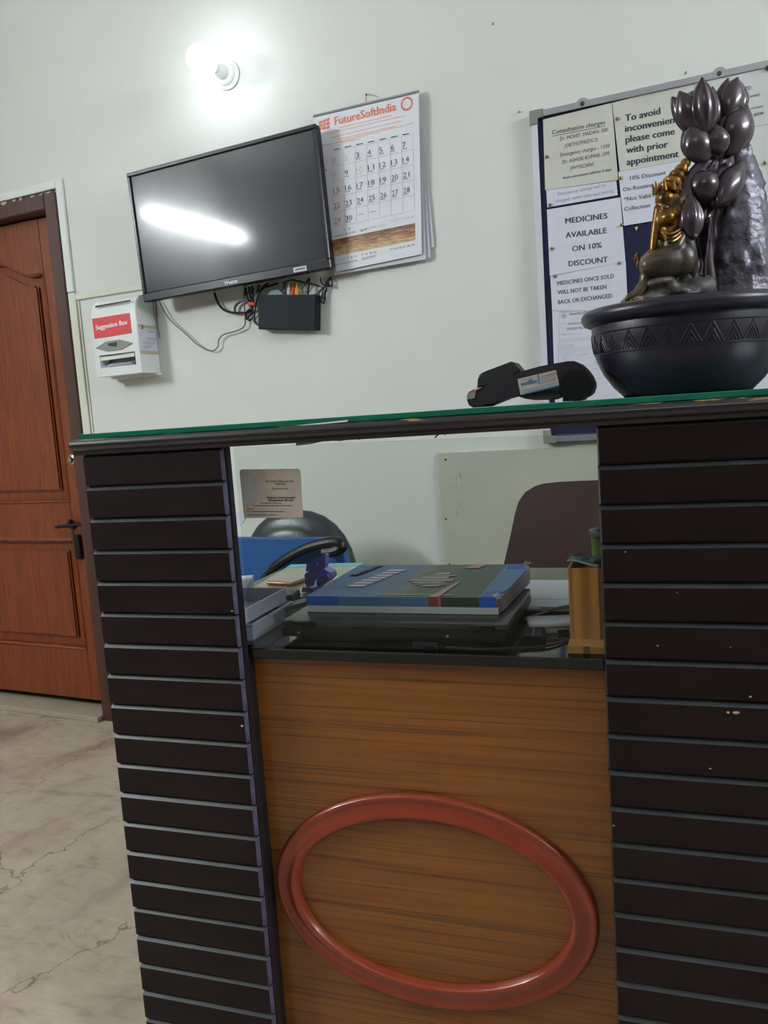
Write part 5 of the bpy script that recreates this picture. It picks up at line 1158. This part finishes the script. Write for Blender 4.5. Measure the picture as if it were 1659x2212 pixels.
# large open bud (top left)
A1 = pod('lotus_bud', 1502, 244, 37, 46, .0, .08, 'large open lotus bud with ribbed petals')
P_(1526, 294, 1514, 169, 29, A1, dy0=-.022, dy1=-.022, cup=.7, ridges=5, curl=.1)
P_(1518, 294, 1466, 198, 31, A1, dy0=-.010, dy1=-.010, cup=.8)
P_(1512, 290, 1452, 208, 27, A1, dy0=-.002, dy1=.0, cup=.8, curl=-.2)
P_(1532, 290, 1538, 188, 27, A1, dy0=-.004, dy1=.0, cup=.7)
P_(1538, 288, 1549, 206, 22, A1, dy0=.004, dy1=.006, cup=.6)
P_(1505, 285, 1478, 205, 26, A1, dy0=.015, dy1=.018, cup=.4, dirv=Vector((0, 1, 0)))
# upper right curled bud
A2 = pod('lotus_bud', 1577, 222, 18, 30, .012, -.1, 'tall curled lotus bud at the top right')
P_(1562, 285, 1588, 172, 28, A2, dy0=-.006, dy1=.0, cup=.8, belly=.62, curl=.3)
P_(1550, 268, 1572, 169, 18, A2, dy0=-.004, dy1=.002, cup=.8, belly=.55)
P_(1588, 272, 1600, 178, 22, A2, dy0=.006, dy1=.010, cup=.7, belly=.6)
# big rounded leaf on the right
A3 = pod('lotus_bud', 1600, 282, 24, 38, .0, .25, 'smooth round lotus bud facing right')
P_(1570, 342, 1612, 228, 37, A3, dy0=-.012, dy1=-.010, cup=.7, dirv=Vector((.25, -1, 0)), belly=.52)
P_(1545, 318, 1606, 224, 26, A3, dy0=-.016, dy1=-.004, cup=.6, dirv=Vector((-.2, -1, .2)))
# seed pod in the middle and leaf on the left
A4 = pod('lotus_bud', 1549, 300, 21, 27, -.012, .1, 'closed bud in the middle of the cluster')
P_(1556, 336, 1542, 268, 27, A4, dy0=-.024, dy1=-.018, cup=.8)
P_(1536, 350, 1570, 252, 32, A4, dy0=-.010, dy1=-.004, cup=.5)
A5 = pod('lotus_bud', 1500, 310, 25, 32, -.004, -.3, 'drooping dark bud on the left of the cluster')
P_(1524, 356, 1488, 268, 32, A5, dy0=-.018, dy1=-.012, cup=.8)
P_(1505, 350, 1476, 280, 20, A5, dy0=-.008, dy1=-.002, cup=.8)
P_(1532, 312, 1508, 274, 13, A5, dy0=-.018, dy1=-.014, cup=.6)
# lower cluster
A6 = pod('lotus_bud', 1520, 404, 33, 36, -.020, 0, 'large ball shaped bud in the lower cluster')
P_(1544, 452, 1566, 352, 40, A6, dy0=-.020, dy1=-.006, cup=.5, dirv=Vector((.1, -1, .2)))
P_(1548, 444, 1606, 350, 29, A6, dy0=-.034, dy1=-.012, cup=.7, dirv=Vector((.1, -1, 0)), belly=.5)
P_(1546, 446, 1602, 366, 28, A6, dy0=-.028, dy1=-.010, cup=.9, dirv=Vector((.3, -1, -.3)))
P_(1486, 420, 1548, 338, 30, A6, dy0=-.018, dy1=-.010, cup=.6, ridges=6)
A7 = pod('lotus_bud', 1490, 462, 20, 34, -.022, 0, 'small narrow bud low beside the gold figure')
P_(1496, 520, 1490, 418, 27, A7, dy0=-.040, dy1=-.030, cup=.7, ridges=3)
P_(1506, 500, 1502, 430, 12, A7, dy0=-.034, dy1=-.026, cup=.8)
P_(1478, 470, 1498, 360, 26, A7, dy0=-.026, dy1=-.008, cup=.6, name='sepal')
P_(1500, 600, 1474, 470, 17, A7, dy0=-.030, dy1=-.036, cup=.6, name='sepal')
P_(1478, 440, 1500, 372, 24, A7, dy0=-.010, dy1=-.006, cup=.7, name='sepal')
# seated gold figure: one continuous body
b_ = nb(); G = lambda x, y, dy=-.012: F(x, y, dy)
e_ = lambda x, y, rx, ry, rd, rot=0, dy=-.012: ell(b_, G(x, y, dy), (rx*PXM, rd*PXM, ry*PXM), (0, rot, 0), 18, 12)
e_(1448, 452, 29, 40, 27, .12); e_(1436, 430, 20, 20, 25); e_(1440, 472, 19, 17, 27, dy=-.02)            # head, brow, cheek
capsules(b_, [(G(1424, 452), 12*PXM), (G(1419, 480), 10.5*PXM), (G(1414, 510), 9*PXM), (G(1411, 540), 8*PXM), (G(1418, 562), 6.5*PXM), (G(1430, 566), 5*PXM)])   # trunk-like nose
e_(1466, 458, 14, 32, 5, .15, -.030)                                                                      # ear
e_(1448, 505, 24, 28, 24)                                                                                # chest
capsules(b_, [(G(1450, 510, .02), 12*PXM), (G(1415, 540, .02), 10*PXM), (G(1388, 562, .012), 7*PXM)])
for i, (dx, dz) in enumerate(((-6, -20), (-11, -14), (-13, -6), (-12, 2))):                               # raised hand
    capsules(b_, [(G(1382, 566, .01+.004*i), 4.0*PXM), (G(1382+dx, 566+dz, .008+.004*i), 2.6*PXM)])
e_(1382, 572, 9, 13, 7, .2, .012)
o_ = obj('seated_figure', b_, gold_m, ft, label='seated golden figure with a tall crown'); remesh(o_, .0018, 2)
fig = o_
b_ = nb()
for i in range(9):                                                                                        # tiered crown leaning back
    t = i/8; c_ = G(1444+36*t, 412-58*t); r = (25-15*t)*(1.0 if i % 2 == 0 else .80)*PXM
    lathe(b_, [(0, -.002), (r, -.002), (r*1.06, .001), (r*.9, .0055), (0, .0055)], 18, Matrix.Translation(c_) @ Matrix.Rotation(.55, 4, 'Y'))
for i in range(9):
    a = 2*PI*i/9; c_ = G(1441, 416)+Vector((math.cos(a)*25*PXM, math.sin(a)*25*PXM, 0)); tube(b_, [c_, c_+Vector((math.cos(a)*.003, math.sin(a)*.003, .016))], [.004, .0005], 6)
obj('crown', b_, gold_m, fig)
b_ = nb(); e = G(1438, 448, -.0312); ell(b_, e, (.0052, .0028, .0034)); obj('eye', b_, mat('figure_eye', (.10, .06, .02), .3), fig)
b_ = nb(); e2 = G(1438, 448, -.0322); tube(b_, [e2+Vector((.0078*math.cos(a), -.0005, .0052*math.sin(a))) for a in [2*PI*i/14 for i in range(15)]], .0010, 6); obj('eyelid', b_, gold_m, fig)
b_ = nb()
for k_ in range(3): tube(b_, spline([G(1432+k_*3, 498+k_*8, -.036), G(1444, 506+k_*9, -.046), G(1462, 500+k_*8, -.044), G(1478, 486+k_*6, -.034)]), .0022, 6)
obj('necklace', b_, gold_m, fig)
b_ = nb()                                                                                                  # folded legs and drapery
ell(b_, G(1440, 566, -.030), (56*PXM, 26*PXM, 32*PXM), (0, -.12, 0)); ell(b_, G(1406, 572, -.02), (26*PXM, 24*PXM, 26*PXM)); ell(b_, G(1475, 560, -.03), (30*PXM, 24*PXM, 36*PXM))
ell(b_, G(1460, 532, -.010), (34*PXM, 30*PXM, 42*PXM), (0, .15, 0)); capsules(b_, [(G(1478, 500, -.03), 14*PXM), (G(1462, 532, -.038), 12*PXM), (G(1434, 550, -.038), 9*PXM), (G(1410, 566, -.030), 7*PXM)])
capsules(b_, [(G(1398, 585, -.02), 14*PXM), (G(1392, 612, -.02), 12*PXM), (G(1376, 634, -.02), 11*PXM), (G(1358, 644, -.02), 9*PXM)])
o_ = obj('folded_legs', b_, mat('bronze_brown', (.030, .023, .020), .34, metal=.3, noise=(20, (.10, .07, .04), .45, .7, ONE), bump=(50, .3, .002)), fig); remesh(o_, .0025, 3)
b_ = nb()
for k_ in range(4): capsules(b_, [(G(1380+k_*3, 652-k_*2, -.028-.002*k_), 3.2*PXM), (G(1352+k_*5, 655-k_*3, -.030-.003*k_), 2.6*PXM)])
o_ = obj('foot', b_, gold_m, fig); remesh(o_, .0018, 1)
PRINTS = ('lettering', 'form_lines', 'date_numbers', 'sunday_numbers', 'holiday_numbers', 'grid_lines', 'small_print', 'logo_print', 'print_lines', 'fine_print', 'blue_print', 'barcode', 'title_print', 'scuff_marks', 'paint_chips', 'zigzag_relief', 'seal', 'torn_corner', 'papers_inside', 'vent_grille', 'necklace', 'flower_bed_print', 'palace_print', 'title_lettering', 'blue_corner')
for o in bpy.data.objects:
    if o.name.split('.')[0] in PRINTS and o.parent: o['kind'] = 'stuff'
for o in bpy.data.objects:
    if '_y' in o.keys(): del o['_y']
